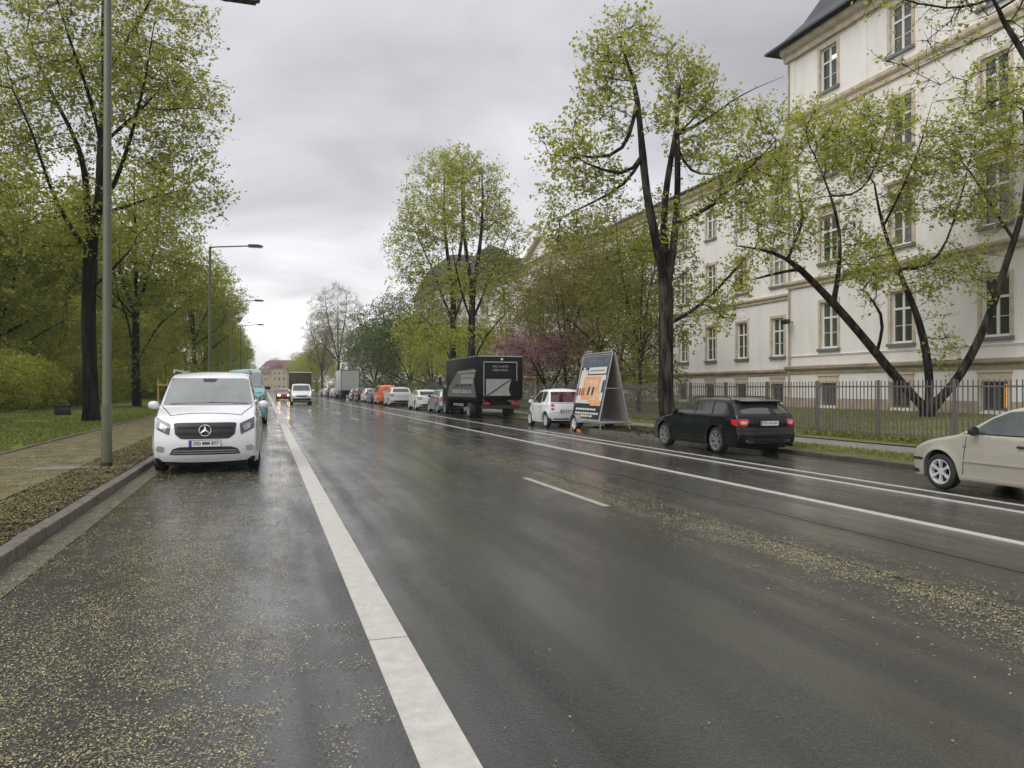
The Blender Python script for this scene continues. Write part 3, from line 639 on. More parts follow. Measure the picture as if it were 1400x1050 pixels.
# ------------------------------------------------------------------ ground
def roadmat():
    m, nt, b = newmat('wet asphalt'); L = nt.links
    tc = N(nt, 'ShaderNodeTexCoord'); P = tc.outputs['Object']
    def noi(scale, det=5, st=(1,1,1), rough=.6, off=(0,0,0)):
        mp = N(nt, 'ShaderNodeMapping'); mp.inputs['Scale'].default_value = st; mp.inputs['Location'].default_value = off; L.new(P, mp.inputs[0])
        n = N(nt, 'ShaderNodeTexNoise', Scale=scale, Detail=det, Roughness=rough); L.new(mp.outputs[0], n.inputs[0]); return n.outputs[0]
    def mth(op, a, bb, clamp=False):
        n = N(nt, 'ShaderNodeMath', operation=op); n.use_clamp = clamp
        for k, q in enumerate((a, bb)):
            if isinstance(q, (int, float)): n.inputs[k].default_value = q
            else: L.new(q, n.inputs[k])
        return n.outputs[0]
    big = noi(.35, 4, (1, .25, 1)); mid = noi(1.6, 5, (1, .35, 1), .65, (3,1,0)); fine = noi(48, 4, rough=.85); streak = noi(2.2, 3, (1, .04, 1), .5, (7,0,0)); spk = noi(260, 2)
    r = ramp(nt, [(.42, (.003,.003,.003)), (.62, (.050,.048,.045))]); L.new(mth('ADD', mth('MULTIPLY', mid, .25), mth('ADD', mth('MULTIPLY', fine, .6), mth('MULTIPLY', big, .15))), r.inputs[0])
    # pale stones showing in the binder
    sr = ramp(nt, [(.57, 0.0), (.66, 1.0)]); L.new(spk, sr.inputs[0])
    mx = N(nt, 'ShaderNodeMix', data_type='RGBA'); L.new(mth('MULTIPLY', sr.outputs[0], .75), mx.inputs[0]); L.new(r.outputs[0], mx.inputs[6]); mx.inputs[7].default_value = (.15,.145,.13,1)
    L.new(mx.outputs[2], b.inputs['Base Color'])
    wet = mth('ADD', mth('MULTIPLY', mid, .35), mth('ADD', mth('MULTIPLY', big, .25), mth('MULTIPLY', streak, .40)))
    rr = ramp(nt, [(.38, .08), (.48, .20), (.62, .42)]); L.new(wet, rr.inputs[0]); 
    sx = N(nt, 'ShaderNodeSeparateXYZ'); L.new(P, sx.inputs[0])
    pud = mth('SUBTRACT', mth('ADD', .105, mth('MULTIPLY', mth('SUBTRACT', noi(1.3, 6, (1,.35,1), .6, (9,4,0)), .5), .55)), mth('ABSOLUTE', mth('SUBTRACT', sx.outputs[0], .93), 0), False)
    pr = ramp(nt, [(.0, 0.0), (.07, 1.0)]); L.new(pud, pr.inputs[0])
    rm = mth('MULTIPLY', rr.outputs[0], mth('SUBTRACT', 1.0, mth('MULTIPLY', pr.outputs[0], .5))); L.new(rm, b.inputs['Roughness'])
    b.inputs['Specular IOR Level'].default_value = .35
    bs = ramp(nt, [(.38, .18), (.60, .85)]); L.new(wet, bs.inputs[0])
    cw = ramp(nt, [(.42, 1.0), (.52, .45), (.60, .08)]); L.new(wet, cw.inputs[0]); L.new(cw.outputs[0], b.inputs['Coat Weight']); b.inputs['Coat Roughness'].default_value = .045; b.inputs['Coat IOR'].default_value = 1.45
    b2 = N(nt, 'ShaderNodeBump', Distance=.004, Strength=.5); L.new(fine, b2.inputs['Height']); L.new(b2.outputs[0], b.inputs['Coat Normal'])
    bp = N(nt, 'ShaderNodeBump', Distance=.012); L.new(mth('MULTIPLY', bs.outputs[0], mth('SUBTRACT', 1.0, mth('MULTIPLY', pr.outputs[0], .6))), bp.inputs['Strength']); vo = N(nt, 'ShaderNodeTexVoronoi', Scale=70); L.new(P, vo.inputs['Vector']); L.new(mth('ADD', mth('MULTIPLY', fine, .5), mth('ADD', mth('MULTIPLY', vo.outputs['Distance'], .55), mth('MULTIPLY', noi(24, 3), .4))), bp.inputs['Height'])
    L.new(bp.outputs[0], b.inputs['Normal']); return m
M['road'] = roadmat()
M['kerb'] = pm('granite kerb', (.13,.115,.095), .5, var=.5, scale=9, bump=.6, bscale=30)
M['gutter'] = pm('gutter stone', (.05,.045,.036), .3, col2=(.16,.145,.115), scale=5, bump=.5, bscale=40)
M['line'] = pm('road marking paint', (.42,.395,.36), .32, scale=9, bump=.3, bscale=90, col2=(.58,.55,.50), detail=14)
M['line_y'] = pm('weathered marking', (.40,.38,.32), .35, var=.25, scale=16, bump=.15, bscale=120)
M['path'] = pm('path with fallen blossom', (.065,.053,.035), .8, scale=2.4, bump=.9, bscale=60, col2=(.21,.18,.09), detail=12, rl=.36, rh=.64)
M['mulch'] = pm('bark mulch soil', (.030,.020,.013), .9, scale=14, bump=1, bscale=45, col2=(.095,.062,.038), detail=8)
M['grass'] = pm('lawn', (.07,.085,.02), .85, scale=2.2, bump=.9, bscale=70, spec=.2, col2=(.20,.23,.05), detail=10)
M['lawn2'] = pm('trodden lawn', (.07,.078,.030), .85, scale=2, bump=.9, bscale=70, col2=(.19,.19,.075), detail=9)
M['pave'] = pm('concrete slab paving', (.20,.185,.165), .5, scale=3, bump=.3, bscale=40, var=.3)
M['soil'] = pm('woodland floor', (.030,.032,.014), .9, scale=1.2, bump=1, bscale=30, col2=(.075,.085,.03), detail=8)
def struct(name, mb, mat, **k): return tag(mb.build(name, mat, **k), kind='structure')
def sheet(name, x0, x1, y0, y1, z, mat, nx=1, ny=1):
    mb = MB()
    for i in range(nx):
        for j in range(ny):
            a, b_ = x0+(x1-x0)*i/nx, x0+(x1-x0)*(i+1)/nx; c, d = y0+(y1-y0)*j/ny, y0+(y1-y0)*(j+1)/ny
            mb.quad((a,c,z),(b_,c,z),(b_,d,z),(a,d,z))
    return struct(name, mb, mat)
YN, YF_ = -12, 420
sheet('ground', -900, 900, -300, 1500, -.06, M['soil'])
sheet('road', -2.12, 11.78, YN, YF_, 0, M['road'])
sheet('far_road', -60, 80, YF_, YF_+14, -.004, M['road'])
# left verge: mulch, path, grass
sheet('planting_bed', -3.12, -2.27, YN, YF_, .112, M['mulch'])
sheet('footpath', -5.38, -3.12, YN, YF_, .108, M['path'])
mb = MB()
for j in range(60):
    y0 = -12+j*7.2; y1 = y0+7.2; xs_ = [-5.5,-8,-12,-20,-40,-120]; zf = lambda x, y: .14+.05*sin(x*.8+y*.13)*min(1, (-x-5.5)/4)+.02*(-x-5.5)**.8
    for a, b_ in zip(xs_, xs_[1:]): mb.quad((a,y0,zf(a,y0)),(b_,y0,zf(b_,y0)),(b_,y1,zf(b_,y1)),(a,y1,zf(a,y1)))
struct('grass_verge', mb, M['grass'], smooth=True)
def kerbrun(name, x0, x1, y0, y1, z, step, mat, jit=.006, seed=1):
    mb = MB(); r = random.Random(seed); y = y0
    while y < y1:
        l = step*r.uniform(.75,1.25); dx = r.uniform(-jit,jit); dz = r.uniform(-jit,jit)
        mb.bbox((x0+dx,y+.006,-.05),(x1+dx,min(y+l,y1)-.006,z+dz),.014) if y < 70 else mb.box((x0,y,-.05),(x1,y+l,z)); y += l
    return struct(name, mb, mat)
kerbrun('kerb', -2.27, -2.12, YN, YF_, .125, .62, M['kerb'], .011)
kerbrun('path_edging', -5.48, -5.38, YN, 200, .15, 1.0, M['kerb'], .008, 2)
sheet('gutter', -2.12, -1.84, YN, YF_, .004, M['gutter'])
# right verge
kerbrun('kerb_right_side', 11.78, 11.90, YN, YF_, .085, 1.0, pm('dark wet kerb', (.06,.055,.048), .5, var=.4, scale=8, bump=.4), .005, 3)
sheet('grass_strip', 11.90, 13.12, YN, YF_, .08, M['lawn2'])
sheet('pavement', 13.12, 15.05, YN, YF_, .088, M['pave'])
mb = MB()
xs_ = [15.05,16.2,18,20,22,24,26,28.2,33,90]
zl = lambda x: .115 + .36*smst((x-16)/11)
for j in range(60):
    y0 = -12+j*7.2; y1 = y0+7.2
    for a, b_ in zip(xs_, xs_[1:]): mb.quad((a,y0,zl(a)),(b_,y0,zl(b_)),(b_,y1,zl(b_)),(a,y1,zl(a)))
struct('lawn', mb, M['lawn2'], smooth=True)
mb = MB(); poly = [(10.62,24.0),(10.75,22.0),(11.0,20.3),(11.3,19.9),(12.95,19.9),(12.95,26),(11.5,26),(11.4,24.2)]
mb.prism(poly, .0, .135, 'z'); struct('tree_bed', mb, M['mulch'])
mb = MB(); pk = [(11.40,24.35),(10.55,24.1),(10.68,22.0),(10.93,20.25),(11.25,19.83),(11.9,19.80)]
for (a, b_), (c, d) in zip(pk, pk[1:]):
    v = Vector((c-a, d-b_, 0)).normalized(); n = Vector((-v.y, v.x, 0))*.06
    q = [(a+n.x,b_+n.y),(c+n.x,d+n.y),(c-n.x,d-n.y),(a-n.x,b_-n.y)]; mb.prism(q, 0, .15, 'z')
struct('tree_bed_kerb', mb, M['kerb'])
# markings
mb = MB()
cuts = [-6, 1.2, 4.75, 10.5, 16, 22, 30, 45, 70, 120, 220, 400]
for a, b_ in zip(cuts, cuts[1:]): mb.box((.605,a+.008,-.002),(.845,b_-.008,.006))
struct('lane_marking', mb, M['line'])
mb = MB(); cuts = [-6, 9.35, 16, 25, 40, 60, 100, 200, 400]
for a, b_ in zip(cuts, cuts[1:]): mb.box((7.10,a+.01,-.002),(7.235,b_-.01,.005))
struct('edge_marking', mb, M['line'])
mb = MB(); y = 1.2-6-4.6
while y < 300:
    if y < 10 or y > 30: mb.box((4.20,y,-.002),(4.30,y+3.3,.005))
    y += 9.3
y = 9.8
struct('centre_marking', mb, M['line_y'])
mb = MB(); mb.box((8.90,-6,-.002),(9.02,60,.005)); mb.box((9.44,-6,-.002),(9.53,26.5,.005)); struct('parking_marking', mb, M['line'])
mb = MB()
for x0, x1, yy in ((4.9,4.915,0),(6.0,6.012,0)):
    for k in range(60):
        a = k*2.2-4; mb.box((x0+.03*sin(a*.4),a,-.002),(x1+.03*sin(a*.4),a+2.2,.0035))
struct('tar_seam', mb, pm('tar seam', (.01,.01,.01), .2))
# lamp slab
mb = MB(); mb.bbox((-3.9,15.3,.06),(-2.30,15.75,.126),.008); struct('paving_slab', mb, M['pave'])

# ------------------------------------------------------------------ scatter: litter of blossom, grass blades
def quads_obj(name, P, U, V, mat, tone=None, fold=None):
    n = len(P); vs = np.empty((n, 4, 3), np.float32)
    vs[:, 0] = P - U; vs[:, 1] = P + V; vs[:, 2] = P + U; vs[:, 3] = P - V
    if fold is not None: vs[:, 1] += fold; vs[:, 3] += fold
    me = bpy.data.meshes.new(name); me.vertices.add(n*4); me.vertices.foreach_set('co', vs.ravel())
    me.loops.add(n*4); me.loops.foreach_set('vertex_index', np.arange(n*4, dtype=np.int32))
    me.polygons.add(n); me.polygons.foreach_set('loop_start', np.arange(0, n*4, 4, dtype=np.int32))
    if tone is not None:
        at = me.attributes.new('tone', 'FLOAT', 'FACE'); at.data.foreach_set('value', tone.astype(np.float32))
    me.materials.append(mat); me.update(); me.validate()
    o = bpy.data.objects.new(name, me); C.objects.link(o); return o
def leafmat(name, c1, c2, c3=None, transl=.45, rough=.55):
    m, nt, b = newmat(name); L = nt.links
    a = N(nt, 'ShaderNodeAttribute'); a.attribute_name = 'tone'
    r = ramp(nt, [(0, c1), (.6, c2), (1, c3 or c2)]); L.new(a.outputs['Fac'], r.inputs[0]); L.new(r.outputs[0], b.inputs['Base Color'])
    b.inputs['Roughness'].default_value = rough; b.inputs['Specular IOR Level'].default_value = .12
    if transl:
        t = N(nt, 'ShaderNodeBsdfTranslucent'); L.new(r.outputs[0], t.inputs[0]); mx = N(nt, 'ShaderNodeMixShader'); mx.inputs[0].default_value = transl
        L.new(b.outputs[0], mx.inputs[1]); L.new(t.outputs[0], mx.inputs[2]); L.new(mx.outputs[0], nt.nodes['Material Output'].inputs[0])
    return m
M['litter'] = leafmat('fallen blossom', (.15,.13,.09), (.34,.30,.185), (.56,.51,.25), 0, .35)
def vnoise(x, y, s, seed=0):
    return np.array([noise.noise(Vector((a*s, b_*s, seed))) for a, b_ in zip(x, y)])
def litter(n, xf, y0, y1, dens, z=.006, size=.009, ypow=1.7, seed=0, cap=1.0):
    x = xf(n); t = RNG.random(n)**ypow; y = y0+(y1-y0)*t
    d = dens(x, y) + .5*vnoise(x, y, 1.1, seed) + .75*vnoise(x, y*.8, 5, seed+5) + .35*vnoise(x*4, y*.4, 1, seed+9)
    k = RNG.random(n) < np.clip(d, 0, cap); x, y = x[k], y[k]; m = len(x)
    a = RNG.random(m)*2*pi; s = size*RNG.uniform(.5, 1.35, m); q = s*RNG.uniform(.3, .7, m)
    zz = (z(x, y) if callable(z) else np.full(m, z)) + RNG.uniform(0, .006, m)
    P = np.stack([x, y, zz], 1); U = np.stack([np.cos(a)*s, np.sin(a)*s, RNG.uniform(-.3,.3,m)*s], 1); V = np.stack([-np.sin(a)*q, np.cos(a)*q, RNG.uniform(-.3,.3,m)*q], 1)
    return P, U, V, RNG.random(m)**1.3
parts = []
uni = lambda a, b_: (lambda n: RNG.uniform(a, b_, n))
parts.append(litter(270000, uni(-1.9, .58), 1.5, 21, lambda x, y: .62 - .72*np.clip((x+.40)/.85, 0, 1) - .20*np.clip((y-5)/8,0,1), size=.0062))
parts.append(litter(60000, lambda n: RNG.normal(-.75, .42, n), 1.6, 11, lambda x, y: .30+0*x, size=.0072, seed=3))
parts.append(litter(110000, lambda n: RNG.normal(4.72, .32, n), 1.5, 26, lambda x, y: .72-.025*(y-3), size=.0075, seed=11))
parts.append(litter(26000, uni(7.4, 11.6), 4, 34, lambda x, y: .30+.0*x, size=.010, seed=21))
parts.append(litter(26000, uni(-2.1, -1.84), 3, 24, lambda x, y: .5+.0*x, z=.010, size=.007, seed=35))
parts.append(litter(7000, uni(1.0, 7), 2, 25, lambda x, y: -.02+.0*x, size=.008, seed=31))
parts.append(litter(80000, uni(-2.1, .6), 9, 60, lambda x, y: .75*np.clip((y-9)/11,0,1)-.1, size=.013, seed=41, ypow=1.3))
P, U, V, T = [np.concatenate([p[i] for p in parts]) for i in range(4)]
tag(quads_obj('fallen_blossom', P, U, V, M['litter'], T), 'pale yellow fallen blossom strewn over the wet road', 'blossom litter', kind='stuff')
parts = [litter(120000, uni(-3.12, -2.28), 3, 40, lambda x, y: .62-.5*(x+2.7), z=.128, size=.010, seed=51, ypow=2),
         litter(190000, uni(-5.36, -3.1), 5, 60, lambda x, y: .75+0*x, z=.113, size=.0115, seed=61, ypow=1.8),
         litter(16000, uni(11.9, 15), 6, 60, lambda x, y: .3+0*x, z=.127, size=.014, seed=71, ypow=1.4)]
P, U, V, T = [np.concatenate([p[i] for p in parts]) for i in range(4)]
M['litter2'] = leafmat('trodden blossom', (.16,.14,.06), (.29,.26,.10), (.42,.39,.14), 0, .6)
tag(quads_obj('verge_blossom', P, U, V, M['litter2'], T), 'fallen blossom covering the footpath and planting bed', 'blossom litter', kind='stuff')
# mulch chips
def chips(n, x0, x1, y0, y1, z, ypow=1.6, size=.03):
    x = RNG.uniform(x0, x1, n); y = y0+(y1-y0)*RNG.random(n)**ypow; s = size*RNG.uniform(.4,1.4,n); a = RNG.random(n)*2*pi; q = s*RNG.uniform(.3,.8,n)
    P = np.stack([x, y, z+RNG.uniform(0,.02,n)], 1); return P, np.stack([np.cos(a)*s, np.sin(a)*s, RNG.uniform(-.5,.5,n)*s], 1), np.stack([-np.sin(a)*q, np.cos(a)*q, RNG.uniform(-.6,.6,n)*q], 1), RNG.random(n)
pp = [chips(42000, -3.2, -2.28, 3, 40, .112, 2, .020), chips(7000, 11.1, 12.9, 20.1, 25.6, .135, 1, .04), chips(1500, 10.75, 11.2, 20.9, 23.8, .135, 1, .04)]
P, U, V, T = [np.concatenate([p[i] for p in pp]) for i in range(4)]
tag(quads_obj('bark_mulch', P, U, V, leafmat('bark chips', (.022,.016,.011), (.065,.047,.032), (.15,.115,.075), 0, .8), T), 'brown bark mulch and dead leaves in the planting beds', 'mulch', kind='stuff')
def blades(n, xf, yf, zf, h):
    x, y = xf(n), yf(n); k = vnoise(x, y, .5, 3) + .5*vnoise(x, y, 3, 8) > -.28; x, y = x[k], y[k]; m = len(x)
    hh = h*RNG.uniform(.5, 1.3, m); a = RNG.random(m)*2*pi; z = np.array([zf(q, w) for q, w in zip(x, y)])
    P = np.stack([x, y, z+hh*.5], 1); U = np.stack([RNG.normal(0,.35,m)*hh, RNG.normal(0,.35,m)*hh, hh*.5], 1); V = np.stack([np.cos(a), np.sin(a), 0*a], 1)*(hh*.12)[:, None]
    return P, U, V, RNG.random(m)
bp_ = [blades(60000, lambda n: -5.5-6.5*RNG.random(n)**1.5, lambda n: 9+50*RNG.random(n)**1.6, lambda x, y: .14+.05*sin(x*.8+y*.13)*min(1, (-x-5.5)/4)+.02*(-x-5.5)**.8, .09),
       blades(22000, uni(11.95, 13.05), lambda n: 6+35*RNG.random(n)**1.3, lambda x, y: .115, .07),
       blades(50000, uni(15.2, 27), lambda n: 10+40*RNG.random(n), lambda x, y: zl(x), .08),
       blades(12000, lambda n: RNG.normal(16.0, .18, n), lambda n: 6+50*RNG.random(n)**1.2, lambda x, y: .12, .14)]
P, U, V, T = [np.concatenate([p[i] for p in bp_]) for i in range(4)]
M['blade'] = leafmat('grass blades', (.08,.11,.02), (.18,.22,.045), (.32,.31,.10), .3)
tag(quads_obj('grass_blades', P, U, V, M['blade'], T), 'short green grass of the verges and the lawn', 'grass', kind='stuff')

# ------------------------------------------------------------------ trees
def barkmat(name, c1, c2):
    return pm(name, c1, .8, scale=5, bump=1.0, bscale=9, stretch=(1,1,.18), spec=.15, col2=c2, detail=9, bd=.10, rl=.44, rh=.66)
M['bark'] = barkmat('dark wet bark', (.005,.0045,.004), (.040,.034,.028))
M['bark2'] = barkmat('grey brown bark', (.010,.009,.008), (.080,.064,.050))
M['bark3'] = barkmat('peeling bark', (.008,.007,.006), (.105,.085,.066))
M['leaf_gard'] = leafmat('olive young leaves', (.14,.15,.04), (.25,.255,.06), (.38,.37,.10), .5)
M['leaf'] = leafmat('young maple leaves', (.27,.30,.050), (.44,.465,.085), (.62,.62,.17), .58)
M['leaf_dk'] = leafmat('dark green leaves', (.07,.10,.03), (.14,.185,.05), (.24,.28,.07), .45)
M['leaf_mid'] = leafmat('mid green leaves', (.22,.245,.040), (.37,.40,.065), (.54,.55,.13), .55)
M['leaf_brown'] = leafmat('bronze young leaves', (.17,.14,.05), (.29,.26,.08), (.42,.38,.12), .45)
M['pink'] = leafmat('pink blossom', (.42,.18,.21), (.66,.38,.41), (.82,.60,.62), .4)

def colonize(pos, par, A, D, kill, infl, iters, rs, up=.08):
    pos = [np.array(p, float) for p in pos]; par = list(par)
    base = np.array(pos); d2 = ((A[:, None]-base[None])**2).sum(2); idx = d2.argmin(1); best = d2.min(1)
    alive = np.ones(len(A), bool); kids = {}
    for it in range(iters):
        sel = alive & (best < infl*infl)
        if not sel.any(): break
        ids = idx[sel]; vec = A[sel]-np.array([pos[i] for i in ids]); ln = np.linalg.norm(vec, axis=1)+1e-9; vec /= ln[:, None]
        u, inv = np.unique(ids, return_inverse=True); acc = np.zeros((len(u), 3)); np.add.at(acc, inv, vec)
        new = []
        for k, i in enumerate(u):
            dv = acc[k]; l = np.linalg.norm(dv)
            if l < 1e-6: dv = rs.normal(0, 1, 3); l = np.linalg.norm(dv)
            dv = dv/l + rs.normal(0, .16, 3) + np.array([0, 0, up]); dv /= np.linalg.norm(dv)
            if kids.get(i, 0) >= 3: 
                continue
            kids[i] = kids.get(i, 0)+1; pos.append(pos[i]+dv*D); par.append(int(i)); new.append(len(pos)-1)
        if not new:
            break
        NP = np.array([pos[i] for i in new]); al = np.where(alive)[0]
        dd = ((A[al][:, None]-NP[None])**2).sum(2); j = dd.argmin(1); m = dd[np.arange(len(al)), j]; b = m < best[al]
        best[al[b]] = m[b]; idx[al[b]] = np.array(new)[j[b]]; alive[al[best[al] < kill*kill]] = False
        # attractors whose node is saturated stop pulling
    return np.array(pos), par

def grow_tree(limbs, blobs, seed, D=.38, kill=.42, infl=3.2, leafmat=None, bark=None, leaf=.085, nleaf=26, spread=.34, tip=.009, gap=-.12, iters=70, hang=.0, twigs=True, lowleaf=None, maxleaf=60000, dens=2.1, ntw=4):
    """limbs: (start, [(x,y,z,r)...]) with start = (limb index, point index) or None; blobs: (x,y,z,rx,ry,rz,n)"""
    rs = np.random.default_rng(seed); pos = []; par = []; rad_ = {}; lidx = []
    for st, pts in limbs:
        ids = []; c0 = len(pos); prev = -1 if st is None else lidx[st[0]][st[1]]
        if st is None: pos.append(np.array(pts[0][:3], float)); par.append(-1); rad_[0 if len(pos) == 1 else len(pos)-1] = pts[0][3]; ids.append(len(pos)-1); prev = len(pos)-1; pts_ = pts[1:]
        else: pts_ = pts
        for q in pts_:
            a = pos[prev].copy(); b = np.array(q[:3], float); L = np.linalg.norm(b-a); n = max(1, int(L/.5)); r0 = min(rad_[prev], pts[0][3]) if st is not None and prev == lidx[st[0]][st[1]] else rad_[prev]
            for k in range(1, n+1):
                t = k/n; wob = rs.normal(0, .06, 3)*(k < n)*min(1, L/2); pos.append(a+(b-a)*t+wob); par.append(prev); prev = len(pos)-1; rad_[prev] = r0+(q[3]-r0)*t
            ids.append(prev)
        cnt = len(pos)-c0
        ch = ([lidx[st[0]][st[1]]] if st is not None else [])+list(range((prev0 := (len(pos)-cnt)), len(pos)))
        for _ in range(4):
            for a, b, c in zip(ch, ch[1:], ch[2:]): pos[b] = pos[b]*.5+(pos[a]+pos[c])*.25
        for q_ in range(c0, len(pos)): rad_[q_] *= .78
        lidx.append(ids)
    nl = len(pos); A = []
    for (x, y, z, rx, ry, rz, n) in blobs:
        k = 0; n = int(n*dens)
        while k < n:
            v = rs.normal(0, 1, 3); v /= np.linalg.norm(v); v *= rs.random()**(1/2.4); p = np.array([x, y, z])+v*np.array([rx, ry, rz])
            if noise.noise(Vector(p)*.42+Vector((seed*3.1, 0, 0))) + .45*noise.noise(Vector(p)*1.1) > gap or rs.random() < .06: A.append(p)
            k += 1
    A = np.array(A)
    pos, par = colonize(pos, par, A, D, kill, infl, iters, rs)
    n = len(pos); kids = [[] for _ in range(n)]
    for i, p in enumerate(par):
        if p >= 0: kids[p].append(i)
    R = np.zeros(n); order = range(n-1, -1, -1)
    for i in order:
        R[i] = (sum(R[k]**2.35 for k in kids[i]))**(1/2.35) if kids[i] else tip
        if i in rad_: R[i] = max(rad_[i]*.9, min(R[i], rad_[i]*1.1))
    # tubes
    mb = MB(); done = set()
    def chain(start, frm):
        ch = [frm, start] if frm >= 0 else [start]; c = start
        while kids[c]:
            ks = sorted(kids[c], key=lambda k: -R[k]); nxt = ks[0]
            for o in ks[1:]: stack.append((o, c))
            ch.append(nxt); c = nxt
        rr = [R[i] for i in ch]
        if frm >= 0: rr[0] = min(R[frm], rr[1]*1.25)
        if len(ch) > 1: mb.tube([pos[i] for i in ch], rr, 10 if rr[0] > .12 else 6 if rr[0] > .035 else 4 if rr[0] > .016 else 3, False)
    stack = [(i, -1) for i in range(n) if par[i] < 0]
    while stack: chain(*stack.pop())
    # leaves on thin wood
    thin = np.array([i for i in range(n) if R[i] < tip*3.0 and i >= nl]) if n > nl else np.array([], int)
    if lowleaf: pass
    src = np.repeat(thin, ntw); m = len(src)
    base = pos[src]; pv = pos[np.array([max(0, par[i]) for i in src])]; dirn = base-pv; dirn /= np.linalg.norm(dirn, axis=1)[:, None]+1e-9
    dirn = dirn*.6 + rs.normal(0, .6, (m, 3)); dirn[:, 2] += .15-hang; dirn /= np.linalg.norm(dirn, axis=1)[:, None]
    tl = spread*rs.uniform(.5, 1.9, m); end = base+dirn*tl[:, None]
    if twigs:
        for a, b in list(zip(base, end))[:12000]: mb.tube([a, b], [.006, .003], 3, False)
    per = max(1, nleaf//ntw); tot = m*per
    if tot > maxleaf: per = max(1, maxleaf//max(1, m)); tot = m*per
    s2 = np.repeat(np.arange(m), per); t = np.clip(rs.normal(.95, .22, tot), .1, 1.2); Pc = base[s2]+dirn[s2]*(tl[s2]*t)[:, None]+rs.normal(0, .02+leaf*.55, (tot, 3))
    nrm = rs.normal(0, .75, (tot, 3)); nrm[:, 2] += .9; nrm /= np.linalg.norm(nrm, axis=1)[:, None]
    u = np.cross(nrm, rs.normal(0, 1, (tot, 3))); u /= np.linalg.norm(u, axis=1)[:, None]+1e-9; v = np.cross(nrm, u)
    sz = leaf*rs.uniform(.35, 1.3, tot)
    clump = np.repeat(rs.random(m), per)
    return mb, (Pc, u*sz[:, None]*.62, v*sz[:, None]*.46, np.clip(.55*rs.random(tot)+.45*clump, 0, 1), -nrm*sz[:, None]*.12)

def plant(name, label, cat, loc, g, leafm, barkm, group=None, crown='crown', rz=0):
    mb, (P, U, V, T, F) = g
    t = empty(name, loc, rz, None, label, cat, group)
    mb.build('trunk', barkm, t, True, 80)
    c = quads_obj(crown, P, U, V, leafm, T, F); c.parent = t
    return t
def px(pts, d, base, rs=None, dz=.0):                  # limb given in view coordinates at depth d, relative to the base
    out = []
    for i, q in enumerate(pts):
        dd = d + (q[3] if len(q) > 3 else 0); p = at_depth(q[0], q[1], dd)-base; out.append((p.x, p.y, p.z, q[2]))
    return out
def blob(pxx, pyy, rx, ry, n, d, base, dd=0, rd=None):
    p = at_depth(pxx, pyy, d+dd)-base; s = (d+dd)/FOC; return (p.x, p.y, p.z, rx*s, (rd or rx*s), ry*s, n)

# big street tree behind the black estate
b0 = Vector((12.55, 22.4, .12)); d0 = depth_of(b0.x, b0.y)
l = [(None, px([(913,592,.46),(912,565,.37),(911,500,.33),(910,440,.33),(911,395,.34)], d0, b0)),
     ((0,4), px([(900,345,.22,-.3),(891,290,.19,-.5),(880,210,.16,-.6),(873,140,.12,-.5),(867,90,.08,-.4),(850,62,.04,-.4)], d0, b0)),
     ((0,4), px([(909,345,.20,.4),(907,300,.17,.6),(914,225,.14,.8),(925,185,.10,.9),(930,120,.05,1)], d0, b0)),
     ((0,4), px([(924,360,.18,.1),(926,300,.16,.1),(927,200,.13,.0),(926,120,.07,-.2)], d0, b0)),
     ((1,2), px([(862,260,.09,-.9),(830,250,.06,-1.4),(800,222,.035,-1.8)], d0, b0)),
     ((1,2), px([(860,262,.08,0),(820,272,.05,.6),(770,296,.025,1.2)], d0, b0)),
     ((1,3), px([(850,232,.09,-.7),(815,225,.07,-.4),(785,213,.03,0)], d0, b0)),
     ((2,3), px([(950,178,.09,1.2),(985,152,.06,1.6),(1008,130,.035,2),(1030,116,.022,2.3),(1052,112,.014,2.5),(1072,104,.007,2.6)], d0, b0)), ((2,3), px([(955,170,.05,1.0),(978,120,.03,1.4),(985,85,.012,1.6)], d0, b0)),
     ((3,1), px([(950,312,.10,-.5),(975,292,.09,-.9),(1005,262,.07,-1.4),(1031,226,.05,-1.8),(1062,190,.025,-2.2)], d0, b0)),
     ((0,3), px([(945,440,.08,-.5),(978,400,.06,-1),(1008,372,.045,-1.5),(1032,338,.02,-2)], d0, b0)),
     ((3,2), px([(940,248,.06,.6),(970,240,.04,1.2),(1000,235,.02,1.8)], d0, b0))]
bl = [blob(838,90,46,50,250,d0,b0,-.5), blob(985,160,38,30,90,d0,b0,1.6), blob(800,150,24,22,40,d0,b0,-.9), blob(750,200,22,26,50,d0,b0,-1.4), blob(862,45,28,30,90,d0,b0,-.3), blob(890,75,32,40,130,d0,b0,.6), blob(828,140,26,30,70,d0,b0,-.8), blob(780,210,40,28,150,d0,b0,-1.2), blob(768,262,32,34,130,d0,b0,.9), blob(815,250,40,26,100,d0,b0,-.4), blob(845,195,22,34,50,d0,b0,.6),
      blob(930,110,34,44,170,d0,b0,1.0), blob(965,130,30,34,110,d0,b0,.5), blob(905,165,26,26,60,d0,b0,-.8), blob(945,205,34,22,90,d0,b0,.8), blob(1005,215,44,36,160,d0,b0,-1.4), blob(1040,180,34,38,110,d0,b0,-2), blob(1000,275,56,32,150,d0,b0,-1), blob(1055,250,36,36,90,d0,b0,-1.8),
      blob(975,420,36,34,100,d0,b0,-1), blob(1015,372,28,26,50,d0,b0,-1.5), blob(880,330,34,20,40,d0,b0,1.2), blob(770,320,46,18,60,d0,b0,1), blob(935,300,30,26,50,d0,b0,-.9)]
plant('maple_tree', 'tall street maple with three dark stems behind the black estate car', 'tree', b0, grow_tree(l, bl, 3, D=.28, kill=.34, infl=2.6, nleaf=27, leaf=.105, spread=.36, gap=-.02), M['leaf'], M['bark3'])

